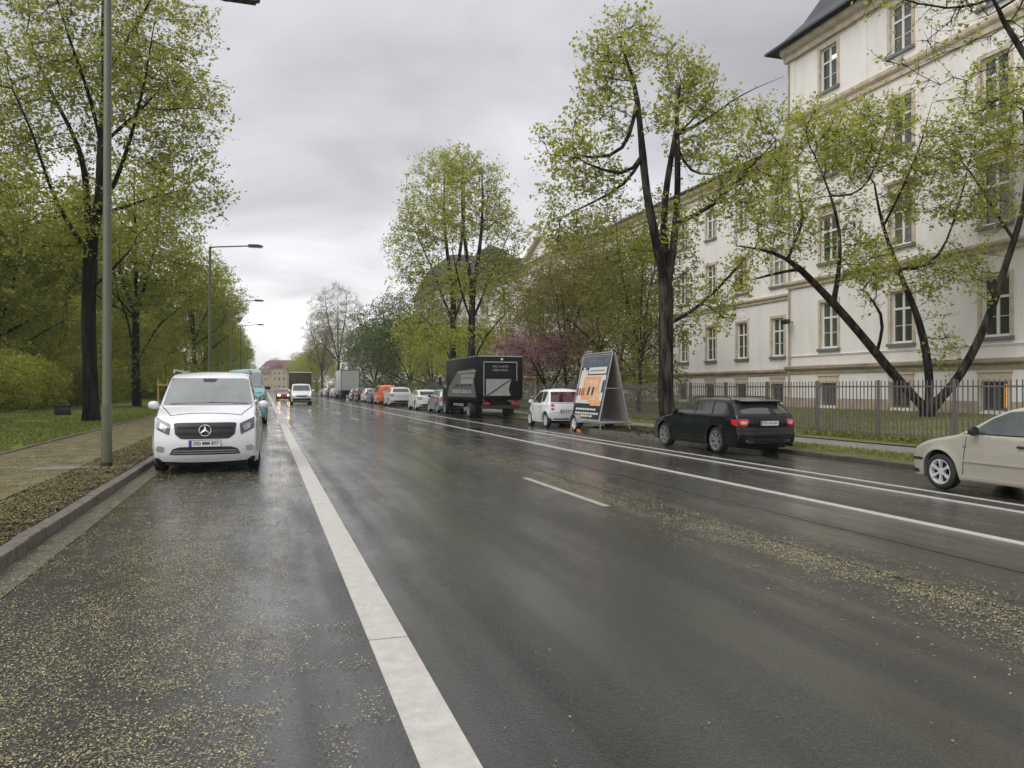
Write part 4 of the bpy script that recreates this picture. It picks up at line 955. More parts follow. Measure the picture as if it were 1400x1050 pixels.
# spreading multi-stem tree on the lawn
b0 = Vector((24.0, 23.3, .42)); d0 = depth_of(b0.x, b0.y)
l = [(None, px([(1268,573,.48),(1268,562,.42)], d0, b0)),
     ((0,1), px([(1236,529,.24,0),(1200,484,.23,-.1),(1172,450,.21,-.3),(1139,410,.19,-.5),(1095,370,.17,-.7),(1081,349,.14,-.8),(1063,337,.09,-.9),(1035,334,.06,-.9),(1008,336,.03,-1)], d0, b0)),
     ((1,4), px([(1060,369,.08,.2),(1030,382,.04,.6)], d0, b0)),
     ((1,5), px([(1090,322,.09,0),(1106,294,.07,.3),(1092,262,.04,.5)], d0, b0)),
     ((1,3), px([(1150,392,.13,-.9),(1150,358,.11,-1.0),(1154,312,.09,-1.0),(1140,268,.06,-1.1),(1118,220,.03,-1)], d0, b0)),
     ((1,1), px([(1205,452,.09,-.8),(1222,427,.08,-1.0),(1208,408,.05,-1.1),(1180,395,.03,-1.3)], d0, b0)),
     ((0,1), px([(1272,508,.22,.3),(1264,460,.20,.4),(1252,421,.17,.5),(1226,370,.13,.7),(1205,310,.09,.8),(1196,250,.05,.9)], d0, b0)),
     ((6,3), px([(1280,380,.09,.2),(1300,330,.06,.0),(1320,250,.04,-.2)], d0, b0)),
     ((0,1), px([(1298,541,.25,-.2),(1326,492,.23,-.3),(1350,440,.20,-.5),(1368,392,.19,-.6),(1386,330,.16,-.8),(1402,280,.13,-1),(1408,220,.09,-1.1),(1400,150,.05,-1.2)], d0, b0)),
     ((8,4), px([(1360,290,.08,.4),(1330,235,.05,.9),(1290,190,.03,1.2)], d0, b0)),
     ((6,4), px([(1240,250,.06,.3),(1265,190,.04,.1),(1275,140,.02,0)], d0, b0)),
     ((4,3), px([(1180,270,.05,-.3),(1205,215,.035,0),(1215,170,.02,.3)], d0, b0))]
bl = [blob(1110,215,62,75,330,d0,b0,-.6), blob(1060,320,55,55,240,d0,b0,-.6), blob(1195,190,70,65,330,d0,b0,0), blob(1270,240,70,80,330,d0,b0,.2), blob(1350,230,60,90,300,d0,b0,-.6),
      blob(1180,370,60,50,170,d0,b0,-.9), blob(1130,300,50,50,140,d0,b0,-.4), blob(1290,370,50,45,110,d0,b0,.2), blob(1020,345,35,30,90,d0,b0,-.7), blob(1285,470,22,50,60,d0,b0,.2), blob(1370,140,50,60,140,d0,b0,-1)]
plant('spreading_tree', 'wide tree with three splayed dark stems on the lawn behind the fence', 'tree', b0, grow_tree(l, bl, 5, D=.29, kill=.36, infl=2.6, nleaf=24, leaf=.105, spread=.38, gap=.03), M['leaf'], M['bark2'])

# street tree just outside the right edge of the picture, its twigs reach in
b0 = Vector((13.2, 8.6, .12))
l = [(None, [(0,0,0,.26),(0,0,2,.22),(.1,.1,4.2,.19)]), ((0,2), [(-.3,.9,6,.12),(-.6,1.8,8,.06)]), ((0,2), [(.6,.8,6,.12),(.9,1.6,8.2,.05)]), ((0,2), [(.2,-.8,6.2,.12),(.3,-1.2,8.4,.06)])]
bl = [(-.2,2.2,8.4,2.6,2.2,1.9,190), (.6,.8,9.6,3,2.8,2,200), (0,-1.2,8.4,2.8,2.4,2.2,160)]
plant('maple_tree', 'street maple reaching thin leafy twigs in at the top right corner', 'tree', b0, grow_tree(l, bl, 8, D=.24, kill=.32, nleaf=15, leaf=.065, spread=.3, gap=.02), M['leaf'], M['bark2'])

# pair of tall trees by the black truck
for (bx, by, tx, sd, lab, bls) in ((12.6, 47.3, 645, 12, 'right hand one of two tall trees rising behind the black truck', [(645,290,48,62,280),(682,320,42,44,220),(690,370,34,34,110),(655,390,48,34,130),(628,232,36,30,120),(665,250,30,30,90),(650,455,50,25,110)]),
                                 (12.9, 53.5, 620, 14, 'left hand one of two tall trees rising behind the black truck', [(590,300,46,52,270),(562,335,34,36,180),(556,380,28,26,80),(598,385,50,34,150),(605,240,40,32,150),(575,262,28,30,90),(585,455,55,28,140)])):
    b0 = Vector((bx, by, .12)); d0 = depth_of(bx, by); sgn = 1 if tx > 630 else -1
    l = [(None, px([(tx,553,.42),(tx,500,.34),(tx,440,.30),(tx+sgn*1,400,.27)], d0, b0)), ((0,3), px([(tx-8,350,.18,.5),(tx-14,290,.12,.9),(tx-12,230,.05,1)], d0, b0)),
         ((0,3), px([(tx+8,355,.18,-.6),(tx+15,300,.12,-1),(tx+14,240,.05,-1.2)], d0, b0)), ((0,2), px([(tx+sgn*22,385,.11,.8),(tx+sgn*42,340,.06,1.3),(tx+sgn*55,310,.03,1.5)], d0, b0)),
         ((0,2), px([(tx-sgn*16,395,.10,-.8),(tx-sgn*26,345,.05,-1.3)], d0, b0)), ((0,1), px([(tx+sgn*20,455,.07,-.8),(tx+sgn*45,430,.04,-1)], d0, b0))]
    bl = [blob(a, b, c, d, int(n*1.05), d0, b0) for a, b, c, d, n in bls]
    plant('maple_tree', lab, 'tree', b0, grow_tree(l, bl, sd, D=.38, kill=.46, infl=3.4, nleaf=26, leaf=.13, spread=.45, gap=-.14), M['leaf'], M['bark2'], 'tall trees beside the black truck')

def simple_tree(h, r, seed, th=.4, rt=.25, n=420, leaf=.1, nleaf=24, D=.45, stems=1, gap=-.12, flat=1., D2=.6, low=.0, leafm=None, spread=.42, twigs=False, maxleaf=45000):
    rs = random.Random(seed); l = [(None, [(0,0,0,rt*1.25),(rs.uniform(-.1,.1),rs.uniform(-.1,.1),h*th*.5,rt),(rs.uniform(-.25,.25),rs.uniform(-.25,.25),h*th,rt*.85)])]
    ns = 3 if stems == 1 else stems
    for k in range(ns):
        a = 2*pi*(k+rs.random()*.6)/ns; q = rs.uniform(.25,.5)*r
        l.append(((0,2), [(cos(a)*q*.5,sin(a)*q*.5,h*(th+(1-th)*.3),rt*.5),(cos(a)*q,sin(a)*q,h*(th+(1-th)*.62),rt*.28),(cos(a)*q*1.1,sin(a)*q*1.1,h*.9,rt*.1)]))
    for k in range(4):
        a = rs.random()*2*pi; z = h*rs.uniform(th*.8, th*1.25); l.append(((0,2) if z > h*th*.9 else (0,1), [(cos(a)*r*.4,sin(a)*r*.4,z+.06*h,rt*.28),(cos(a)*r*.75,sin(a)*r*.75,z+.13*h,rt*.1)]))
    zc = h*(th+1)/2; hz = h*(1-th)/2*1.05; bl = [(0,0,zc,r*.9,r*.9,hz,n)]
    for k in range(5):
        a = rs.random()*2*pi; bl.append((cos(a)*r*.6,sin(a)*r*.6,h*rs.uniform(th*.9,.8),r*.5,r*.5,hz*.35,int(n*.13)))
    if low: bl.append((0,0,h*th*.6,r*.8,r*.8,h*th*.5,int(n*low)))
    return grow_tree(l, bl, seed, D=D*.85, kill=D2*.75, infl=3.6, nleaf=nleaf, leaf=leaf, spread=spread, gap=gap, twigs=twigs, maxleaf=maxleaf)

# left side: two avenue trees
b0 = Vector((-6.7, 35.0, .2)); d0 = depth_of(b0.x, b0.y)
l = [(None, px([(125,580,.56),(124,555,.44),(121,480,.37),(120,400,.36),(123,350,.38)], d0, b0)),
     ((0,4), px([(120,290,.20,.3),(116,230,.17,.5),(100,180,.13,.7),(60,110,.09,.9),(35,40,.05,1)], d0, b0)), ((0,4), px([(135,290,.24,-.2),(140,200,.20,-.4),(143,100,.15,-.4),(140,10,.10,-.5),(140,-80,.05,-.5)], d0, b0)),
     ((2,0), px([(165,235,.13,-1),(185,170,.10,-1.5),(200,100,.06,-1.9),(210,30,.03,-2)], d0, b0)), ((2,0), px([(180,285,.10,.8),(220,262,.07,1.4),(255,258,.03,2)], d0, b0)),
     ((2,1), px([(175,165,.10,.8),(215,130,.06,1.3),(245,85,.03,1.6)], d0, b0)), ((0,4), px([(85,295,.12,-.8),(65,255,.09,-1.2),(45,180,.06,-1.6),(15,120,.03,-2)], d0, b0)),
     ((0,3), px([(150,375,.08,-1),(175,345,.05,-1.6)], d0, b0)), ((2,1), px([(120,120,.10,-1.2),(90,50,.07,-1.8),(70,-20,.03,-2)], d0, b0)), ((2,2), px([(175,50,.09,.4),(215,-20,.04,.6)], d0, b0))]
bl = [blob(140,40,150,120,620,d0,b0), blob(230,160,85,100,420,d0,b0), blob(40,160,90,110,380,d0,b0), blob(235,270,75,50,220,d0,b0), blob(60,290,80,60,210,d0,b0,-.5), blob(150,330,80,45,160,d0,b0,.3), blob(100,-60,120,60,200,d0,b0)]
plant('lime_tree', 'large avenue tree with dark trunk nearest on the left behind the lamp post', 'tree', b0, grow_tree(l, bl, 21, D=.33, kill=.40, infl=3.2, nleaf=26, leaf=.12, spread=.42, gap=.02, maxleaf=130000), M['leaf'], M['bark'])
tmpl = {}
G_AV = 'avenue trees on the left verge'
def put(key, name, label, cat, x, y, z, s=1, rz=0, group=None, sz=None):
    src = tmpl[key]
    if not src.get('label_used'):
        o = src; o['label_used'] = 1
    else: o = copy_tree(src)
    o.location = (x, y, z); o.rotation_euler = (0, 0, rz); o.scale = (s, s, sz or s); o.name = name
    tag(o, label, cat, group); return o
def T(key, name, g, lm, bm_): tmpl[key] = plant(name, None, None, (0,0,0), g, lm, bm_)
T('ave', 'lime_tree', simple_tree(17, 5.4, 31, th=.36, rt=.36, n=1000, leaf=.16, nleaf=20, low=.14, gap=-.05), M['leaf_mid'], M['bark'])
put('ave', 'lime_tree', 'second avenue tree on the left, dark trunk between lamp post and white van', 'tree', -8.5, 59, .2, 1, .4)
put('ave', 'lime_tree', 'third avenue tree on the left, behind the second lamp post', 'tree', -7.2, 88, .2, .95, 2.2)
put('ave', 'lime_tree', 'avenue tree beside the third, just beyond it', 'tree', -6.9, 99, .2, .9, 4.0)
for k, yy in enumerate((128, 150, 175, 205, 240)): put('ave', 'lime_tree', 'distant avenue trees lining the left kerb far down the road', 'tree', -7.0-.5*(k % 2), yy, .2, .85, k*1.3, G_AV)
# woodland trees behind the left verge
T('wa', 'woodland_tree', simple_tree(15, 4.8, 41, th=.28, rt=.22, n=850, leaf=.17, nleaf=20, low=.3, gap=-.05), M['leaf_mid'], M['bark'])
T('wb', 'woodland_tree', simple_tree(12, 4.2, 43, th=.22, rt=.18, n=760, leaf=.155, nleaf=20, low=.4, gap=-.05), M['leaf'], M['bark2'])
T('wc', 'woodland_tree', simple_tree(18, 5.2, 47, th=.35, rt=.27, n=850, leaf=.18, nleaf=18, low=.2, gap=-.05), M['leaf_mid'], M['bark'])
def shrub(seed, h=3.2, r=2.1, n=420, leaf=.10, nleaf=18):
    rs = random.Random(seed); l = []
    for k in range(6):
        a = 2*pi*k/6+rs.random(); l.append((None if k == 0 else (0,0), ([(0,0,0,.05)] if k == 0 else [])+[(cos(a)*r*.25,sin(a)*r*.25,h*.35,.035),(cos(a)*r*.5,sin(a)*r*.5,h*.7,.015)]))
    return grow_tree(l, [(0,0,h*.5,r,r,h*.5,n),(0,0,h*.25,r*1.05,r*1.05,h*.25,n//3)], seed, D=.25, kill=.3, infl=2.5, nleaf=nleaf+6, leaf=leaf, spread=.32, gap=-.3, twigs=False, maxleaf=26000)
T('sa', 'woodland_shrub', shrub(51), M['leaf_mid'], M['bark2'])
T('sb', 'woodland_shrub', shrub(53, 3.8, 1.9), M['leaf_brown'], M['bark2'])
T('sc', 'woodland_shrub', shrub(55, 3.0, 2.0, 340), M['leaf_mid'], M['bark2'])
G1, G2 = 'trees of the wood on the left', 'undergrowth along the edge of the wood'
rs = random.Random(99)
LW = {'wa': 'green woodland trees of middle height beyond the left lawn', 'wb': 'lower yellow green woodland trees beyond the left lawn', 'wc': 'tallest woodland trees standing above the others on the left'}
for i in range(46):
    ln = i % 3; yy = 19+(i//3)*7.6+rs.uniform(-2.5,2.5); xx = -14.5-ln*5.5-rs.uniform(0,2.5)
    if (yy > 45 and ln == 2) or rs.random() < .22: continue
    k = ('wb','wa','wc')[ln] if rs.random() < .6 else rs.choice(['wa','wb','wc'])
    put(k, 'woodland_tree', LW[k], 'tree', xx, yy, .3, rs.uniform(.85,1.15), rs.random()*6, G1, rs.uniform(.85,1.15))
LS = {'sa': 'mid green bushes at the edge of the left wood', 'sb': 'bronze tinted bushes at the edge of the left wood', 'sc': 'low rounded green bushes at the edge of the left wood'}
for i in range(40):
    yy = 27+i*2.8+rs.uniform(-1,1); xx = -12.9-rs.uniform(0,2.4)-(0 if i % 2 else 3)
    k = rs.choice(['sa','sb','sc','sa','sb']); put(k, 'woodland_shrub', LS[k], 'shrub', xx, yy, .25, rs.uniform(.8,1.25), rs.random()*6, G2)

# right side, behind the fence
T('ra', 'garden_tree', simple_tree(12, 3.7, 61, th=.26, rt=.15, n=620, leaf=.125, nleaf=20, low=.2, D=.38, D2=.5, gap=.02), M['leaf_gard'], M['bark2'])
T('rb', 'garden_tree', simple_tree(12, 3.5, 63, th=.30, rt=.14, n=560, leaf=.125, nleaf=18, low=.1, D=.38, D2=.5, gap=.02), M['leaf_brown'], M['bark2'])
G3 = 'young trees on the barracks lawn'
put('ra', 'garden_tree', 'slim green lawn tree just left of the three-stemmed maple', 'tree', 19.4, at_x(873,19.4), .25, 1.0, .5, None)
put('rb', 'garden_tree', 'bronze leaved lawn tree behind the billboard trailer', 'tree', 20.5, at_x(822,20.5), .28, 1.05, 1.5, None)
put('ra', 'garden_tree', 'rounded green lawn tree above the tiny white car', 'tree', 20.2, at_x(775,20.2), .28, .98, 3.1, None)
put('rb', 'garden_tree', 'bronze leaved lawn tree beside the pink blossom', 'tree', 21.8, at_x(735,21.8), .3, 1.02, 4.4, None)
put('ra', 'garden_tree', 'green lawn tree between the bronze one and the big street maple', 'tree', 23.5, at_x(850,23.5), .35, .95, 2.0, None)
put('rb', 'garden_tree', 'bronze leaved tree closest to the barracks gable', 'tree', 24.0, at_x(790,24.0), .35, 1.05, 5.0, None)
put('ra', 'garden_tree', 'green lawn tree in front of the far barracks wing', 'tree', 23.0, at_x(712,23.0), .35, .9, 0.4, None)
bp0 = Vector((18.6, at_x(752,18.6), .25))
l = [(None, [(0,0,0,.20),(-.2,-.1,1.0,.17)]), ((0,1), [(-1.0,-.8,2.1,.10),(-2.0,-1.4,3.4,.05)]), ((0,1), [(.8,.3,2.2,.10),(1.4,.6,3.6,.05)]), ((0,1), [(-.3,.8,2.4,.10),(-.6,1.4,4.2,.04)])]
plant('blossom_tree', 'ornamental tree in pink blossom between the black truck and the tiny car', 'tree', bp0, grow_tree(l, [(-1.4,.6,3.7,2.6,2.8,1.7,480),(.8,.2,3.9,1.8,1.8,1.3,200)], 71, D=.26, kill=.34, nleaf=27, leaf=.085, spread=.34, gap=-.15, maxleaf=42000), M['pink'], M['bark2'])
T('dk', 'broad_tree', simple_tree(11.5, 6.2, 81, th=.16, rt=.3, n=1500, leaf=.14, nleaf=20, low=.4, gap=-.3, maxleaf=60000), M['leaf_dk'], M['bark2'])
put('dk', 'broad_tree', 'broad dark green tree behind the white parked cars', 'tree', 17.2, at_x(560,17.2), .2, 1.15, .3)
put('dk', 'broad_tree', 'lower dark green tree left of the broad one, above the orange van', 'tree', 18.0, at_x(512,18.0), .2, 1.1, 2.3)
T('yg', 'broad_tree', simple_tree(9.5, 5, 83, th=.2, rt=.25, n=900, leaf=.13, nleaf=18, low=.3, gap=-.25), M['leaf_mid'], M['bark2'])
put('yg', 'broad_tree', 'light green bushy tree low between the two tall trunks and the pink blossom', 'tree', 17.6, at_x(650,17.6), .2, .72, 1.3)
put('yg', 'broad_tree', 'light green bushy tree left of the two tall trunks', 'tree', 17.0, at_x(592,17.0), .2, .8, 4.3)
T('bare', 'sparse_tree', simple_tree(21, 6.0, 91, th=.30, rt=.34, n=700, leaf=.13, nleaf=9, gap=-.1, twigs=True), M['leaf_brown'], M['bark2'])
put('bare', 'sparse_tree', 'tall thinly leaved tree rising behind the pale box lorry', 'tree', 13.0, at_x(462,13.0), .1, 1.0, .3)
put('bare', 'sparse_tree', 'thinly leaved tree left of the tall one behind the lorry', 'tree', 12.8, at_x(440,12.8), .1, .95, 2.3)
put('yg', 'broad_tree', 'distant light green tree at the far right end of the road', 'tree', 13.5, 218, .1, 1.25, 1)
put('yg', 'broad_tree', 'distant bushy trees closing the right side of the road', 'tree', 15.5, 250, .1, 1.5, 2, 'distant bushy trees')
put('yg', 'broad_tree', 'distant bushy trees closing the right side of the road', 'tree', 13.5, 290, .1, 1.4, 3, 'distant bushy trees')
put('bare', 'sparse_tree', 'thinly leaved street tree halfway to the end of the road', 'tree', 13.0, 190, .1, .8, 4)
for i, (x, y) in enumerate(((-30,395),(-42,400),(34,396),(48,402),(22,425),(-12,430),(5,432))):
    put('wa', 'woodland_tree', 'distant trees around the yellow house at the end of the road', 'tree', x, y, 0, 1.0 if i < 4 else 1.15, i, 'distant trees at the end of the road')

# ------------------------------------------------------------------ barracks
M['render'] = pm('pale lime render', (.68,.65,.605), .85, scale=1.6, bump=.12, bscale=20, stretch=(1,1,.22), col2=(.79,.765,.725), detail=9)
M['stone'] = pm('sandstone', (.50,.42,.32), .8, var=.25, scale=2.5, bump=.4, bscale=18)
M['stone2'] = pm('weathered sandstone', (.33,.275,.205), .85, var=.4, scale=2, bump=.5, bscale=14, stretch=(1,.4,1.6))
M['plinth'] = pm('plinth stone', (.38,.31,.24), .85, var=.25, scale=1.5, bump=.4, bscale=12)
M['sill'] = pm('slate grey sill', (.16,.165,.18), .5, var=.2)
M['sash'] = pm('white window frame', (.70,.68,.60), .5, var=.04)
M['pane'] = pm('window glass', (.06,.062,.058), .05, coat=.6, var=.5, scale=.9, spec=.8)
m_ = M['pane']; nt_ = m_.node_tree; oi = N(nt_, 'ShaderNodeObjectInfo'); rp = ramp(nt_, [(0, (.02,.024,.024)), (.45, (.05,.055,.048)), (.75, (.09,.09,.08)), (1, (.26,.25,.22))]); nt_.links.new(oi.outputs['Random'], rp.inputs[0])
mx_ = N(nt_, 'ShaderNodeMix', data_type='RGBA', blend_type='MULTIPLY'); mx_.inputs[0].default_value = .6; nt_.links.new(rp.outputs[0], mx_.inputs[6]); tn_ = N(nt_, 'ShaderNodeTexNoise', Scale=2.2, Detail=3); tg_ = N(nt_, 'ShaderNodeTexCoord'); nt_.links.new(tg_.outputs['Object'], tn_.inputs[0]); nt_.links.new(tn_.outputs[0], mx_.inputs[7]); nt_.links.new(mx_.outputs[2], nt_.nodes['Principled BSDF'].inputs['Base Color'])
M['curtain'] = pm('lit curtain', (.5,.25,.06), .9, em=(1,.45,.12), ems=.55)
M['roomlamp'] = pm('lit ceiling lamp', (.9,.8,.5), .5, em=(1,.8,.4), ems=2.5)
M['slate'] = pm('dark slate roof', (.045,.047,.055), .6, var=.35, scale=3, bump=.5, bscale=14, stretch=(1,1,1))
M['fence'] = pm('grey painted steel', (.135,.125,.12), .5, .2, var=.15)

def facade_wall(X, y0, y1, z0, z1, wins, depth=.24):
    mb = MB(); ys = sorted({y0, y1} | {w[0]-w[1]/2 for w in wins} | {w[0]+w[1]/2 for w in wins}); zs = sorted({z0, z1} | {w[2] for w in wins} | {w[3] for w in wins})
    for a, b in zip(ys, ys[1:]):
        for c, d in zip(zs, zs[1:]):
            if any(w[0]-w[1]/2-1e-6 <= a and b <= w[0]+w[1]/2+1e-6 and w[2]-1e-6 <= c and d <= w[3]+1e-6 for w in wins): continue
            mb.quad((X,a,c),(X,b,c),(X,b,d),(X,a,d))
    for yc, w, c, d in wins:
        a, b = yc-w/2, yc+w/2; q = X+depth
        mb.quad((X,a,c),(q,a,c),(q,a,d),(X,a,d)); mb.quad((X,b,c),(q,b,c),(q,b,d),(X,b,d)); mb.quad((X,a,c),(X,b,c),(q,b,c),(q,a,c)); mb.quad((X,a,d),(X,b,d),(q,b,d),(q,a,d))
    return mb
wcache = {}
def window(parent, X, yc, zb, w, h, style, curtain=False):
    key = (round(w,2), round(h,2), style)
    if key not in wcache:
        f = MB(); s = .17; p = -.05
        if style == 'cellar':
            f.box((p,-w/2-.14,h),(.02,w/2+.14,h+.42)); f.box((p-.04,-w/2-.20,h+.36),(.02,w/2+.20,h+.46)); f.box((p,-w/2-.14,0),(.02,-w/2,h)); f.box((p,w/2,0),(.02,w/2+.14,h))
        else:
            f.box((p,-w/2-s,-.02),(.02,-w/2,h)); f.box((p,w/2,-.02),(.02,w/2+s,h)); f.box((p,-w/2-s,h),(.02,w/2+s,h+s))
            if style == 'piano': f.box((p+.01,-w/2-s,h+s+.002),(.02,w/2+s,h+s+.30)); f.prism([(p-.14,h+s+.42),(p-.10,h+s+.30),(.02,h+s+.30),(.02,h+s+.50)], -w/2-s-.12, w/2+s+.12, 'y')
        o = f.build('window', M['stone'], parent)
        g = MB(); x0, x1 = .13, .19; t = .09
        g.box((x0,-w/2+.002,.002),(x1,-w/2+t,h-.002)); g.box((x0,w/2-t,.002),(x1,w/2-.002,h-.002)); g.box((x0,-w/2+t,h-t),(x1,w/2-t,h-.002)); g.box((x0,-w/2+t,.002),(x1,w/2-t,t))
        g.box((x0-.012,-.062,t),(x1,.062,h-t))
        if style != 'cellar': g.box((x0-.02,-w/2+t,h*.64),(x1,-.05,h*.64+.10)); g.box((x0-.02,.05,h*.64),(x1,w/2-t,h*.64+.10))
        for zz in ((h*.33,) if style != 'cellar' else (h*.5,)):
            g.box((x0+.02,-w/2+t,zz),(x1-.02,-.05,zz+.03)); g.box((x0+.02,.05,zz),(x1-.02,w/2-t,zz+.03))
        sa = g.build('sash', M['sash'] if style != 'cellar' else M['fence'], o)
        q = MB(); q.quad((.165,-w/2+.01,.01),(.165,w/2-.01,.01),(.165,w/2-.01,h-.01),(.165,-w/2+.01,h-.01)); q.build('pane', M['pane'], o)
        if style != 'cellar': q = MB(); q.box((-.13,-w/2-s-.03,-.16),(.12,w/2+s+.03,-.022)); q.build('sill', M['sill'], o)
        else:
            q = MB()
            for k in range(7): yy = -w/2+w*(k+.5)/7; q.tube([(.04,yy,.0),(.04,yy,h)], .012, 4, False)
            q.build('bars', M['fence'], o)
        wcache[key] = o
    else:
        o = copy_tree(wcache[key], parent)
    o.location = (X, yc, zb); return o

bar = empty('barracks_building', (28, 30, .4), 0, None, 'long pale barracks building with sandstone window surrounds on the right', 'building')
def B(name, mb, mat, **k):
    o = mb.build(name, mat, bar, **k); o.location = (-28, -30, -.4); return o
bwin = empty('anchor', (0,0,0), 0, bar); bwin.name = 'tmp'
def section(X, y0, y1, cols, zt, rows, w=1.26, jit=0):
    wins = []
    for yc in cols:
        for (zb, h, st) in rows: wins.append((yc, w if st != 'cellar' else w*.95, zb, zb+h))
    B('wall', facade_wall(X, y0, y1, 2.42, zt, [q for q in wins if q[2] > 2.4]), M['render'])
    B('cellar_wall', facade_wall(X-.06, y0-.0, y1, .1, 2.42, [q for q in wins if q[2] < 2.4]), M['render'])
    pl = MB(); ys = sorted([y0]+[c_ for yc in cols for c_ in (yc-w*.475-.142, yc+w*.475+.142)]+[y1])
    for a, b in zip(ys[::2], ys[1::2]):
        if b-a > .1: pl.box((X-.13,a,.1),(X-.055,b,1.0))
    B('plinth', pl, M['plinth'])
    for yc in cols:
        for (zb, h, st) in rows:
            o = window(bar, (X if st != 'cellar' else X-.06)-28, yc-30, zb-.4, w if st != 'cellar' else w*.95, h, st)
rowsR = [(.62,1.18,'cellar'), (3.62,2.42,'plain'), (8.15,2.42,'piano'), (12.7,2.3,'plain'), (17.15,2.25,'plain')]
rowsW = [(.62,1.18,'cellar'), (3.55,2.42,'plain'), (8.05,2.42,'plain'), (12.45,2.0,'plain')]
section(28, 10.0, 36.4, [13.9,18.7,23.5,28.3,33.1], 20.4, rowsR)
wc_ = [41.3+3.85*k for k in range(9)]
section(31, 36.4, 110, wc_, 16.4, rowsW, 1.2)
def bands(X, y0, y1, lst, ret=None):
    for nm, prof, mt in lst:
        mb = MB(); mb.prism([(X+a, z) for a, z in prof], y0, y1, 'y'); B(nm, mb, mt)
cor = lambda z, d, h: [(.02,z),(-d*.45,z),(-d*.5,z+h*.35),(-d*.85,z+h*.5),(-d,z+h*.62),(-d,z+h*.9),(.02,z+h)]
bands(28, 10, 36.46, [('base_cornice', cor(2.30,.26,.46), M['stone2']), ('string_course', cor(7.05,.22,.42), M['stone']), ('sill_band', cor(3.22,.06,.10), M['render']), ('upper_string_course', cor(15.95,.24,.62), M['stone']), ('eaves_cornice', cor(19.75,.50,.75), M['stone'])])
bands(31, 36.47, 110, [('base_cornice', cor(2.30,.22,.42), M['stone2']), ('string_course', cor(7.05,.20,.40), M['stone']), ('eaves_cornice', cor(15.75,.45,.70), M['stone'])])
# pilaster strips on the corner pavilion
mb = MB()
for yy in (36.05, 30.7, 25.9, 21.1): mb = MB(); mb.box((27.95,yy-.32,16.6),(28.02,yy+.32,19.74)); B('pilaster_strip', mb, M['render'])
mb = MB(); mb.box((28.0,36.38,.1),(31.2,36.42,20.4)); mb.box((28.0,36.40,15.95),(31.2,36.46,16.5)); B('return_wall', mb, M['render'])
for yy in (36.18, 21.9):
    mb = MB(); mb.tube([(27.88,yy,.5),(27.88,yy,19.6)], .05, 8); B('downpipe', mb, M['plinth'], smooth=True)
for yy in (59.0, 72.0):
    mb = MB(); mb.tube([(30.88,yy,.5),(30.88,yy,15.7)], .05, 8); B('downpipe', mb, M['plinth'], smooth=True)
# roofs
def hip(x0, x1, y0, y1, prof):                        # prof: (inset, z)
    mb = MB()
    for (i0, z0), (i1, z1) in zip(prof, prof[1:]):
        a = [(x0+i0,y0+i0,z0),(x1-i0,y0+i0,z0),(x1-i0,y1-i0,z0),(x0+i0,y1-i0,z0)]; b = [(x0+i1,y0+i1,z1),(x1-i1,y0+i1,z1),(x1-i1,y1-i1,z1),(x0+i1,y1-i1,z1)]
        for k in range(4): mb.quad(a[k], a[(k+1) % 4], b[(k+1) % 4], b[k])
    i, z = prof[-1]; mb.quad((x0+i,y0+i,z),(x1-i,y0+i,z),(x1-i,y1-i,z),(x0+i,y1-i,z)); return mb
B('roof', hip(27.1,46,9.1,37.3,[(.0,20.44),(.0,20.56),(.6,20.95),(1.5,21.9),(2.6,23.9),(3.6,26.2),(6.5,27.2)]), M['slate'])
mb = MB(); mb.prism([(30.35,16.42),(30.35,16.55),(38,20.0),(46,16.5),(46,16.42)], 37.35, 110, 'y'); B('roof', mb, M['slate'])
mb = MB(); mb.box((31.3,10.2,.1),(45,36,20.4)) if False else mb.box((45,10,.1),(45.3,110,16)); B('rear_wall', mb, M['render'])
# central gabled bay
gy0, gy1 = 74.0, 83.2; gx = 28.6
colsG = [75.8, 78.6, 81.4]
section(gx, gy0, gy1, colsG, 15.6, rowsW, 1.1)
bands(gx, gy0-.05, gy1+.05, [('base_cornice', cor(2.30,.22,.42), M['stone2']), ('string_course', cor(7.05,.20,.40), M['stone']), ('gable_cornice', cor(15.3,.45,.55), M['stone'])])
mb = MB(); gm = (gy0+gy1)/2; mb.prism([(gy0-.1,15.86),(gy1+.1,15.86),(gm,17.9)], gx, gx+.3, 'x'); B('gable', mb, M['render'])
mb = MB()
for a, b in (((gy0-.5,15.8),(gm,18.0)), ((gm,18.0),(gy1+.5,15.8))):
    mb.prism([(a[0],a[1]),(b[0],b[1]),(b[0],b[1]+.45),(a[0],a[1]+.45)], gx-.5, gx+.35, 'x')
B('gable_moulding', mb, M['stone'])
mb = MB(); mb.prism([(gy0-.4,16.2),(gy1+.4,16.2),(gm,18.3)], gx+.36, 36, 'x'); B('roof', mb, M['slate'])
for q in (gy0-.01, gy1-.05): mb = MB(); mb.box((gx,q,.1),(31,q+.06,15.6)); B('return_wall', mb, M['render'])
bpy.data.objects.remove(bwin)
# lit curtain behind a cellar window, lamp in the top floor room
for o_nm, mt, a, b in (('lit_curtain', M['curtain'], (28.10,22.95,.75), (28.104,23.22,1.70)), ('ceiling_lamp', M['roomlamp'], (28.150,32.62,18.72), (28.156,33.0,18.86))):
    mb = MB(); mb.box(a, b); B(o_nm, mb, mt)
t = empty('floodlight', (27.9, 36.0, 5.2), 0, None, 'small dark floodlight on the barracks wall near its corner', 'floodlight')
mb = MB(); mb.tube([(.1,0,0),(-.25,0,.02)], .03, 8); mb.build('bracket', M['black'], t)
mb = MB(); mb.bbox((-.55,-.24,-.12),(-.22,.24,.14),.05); mb.build('lamp_head', M['black'], t, True)
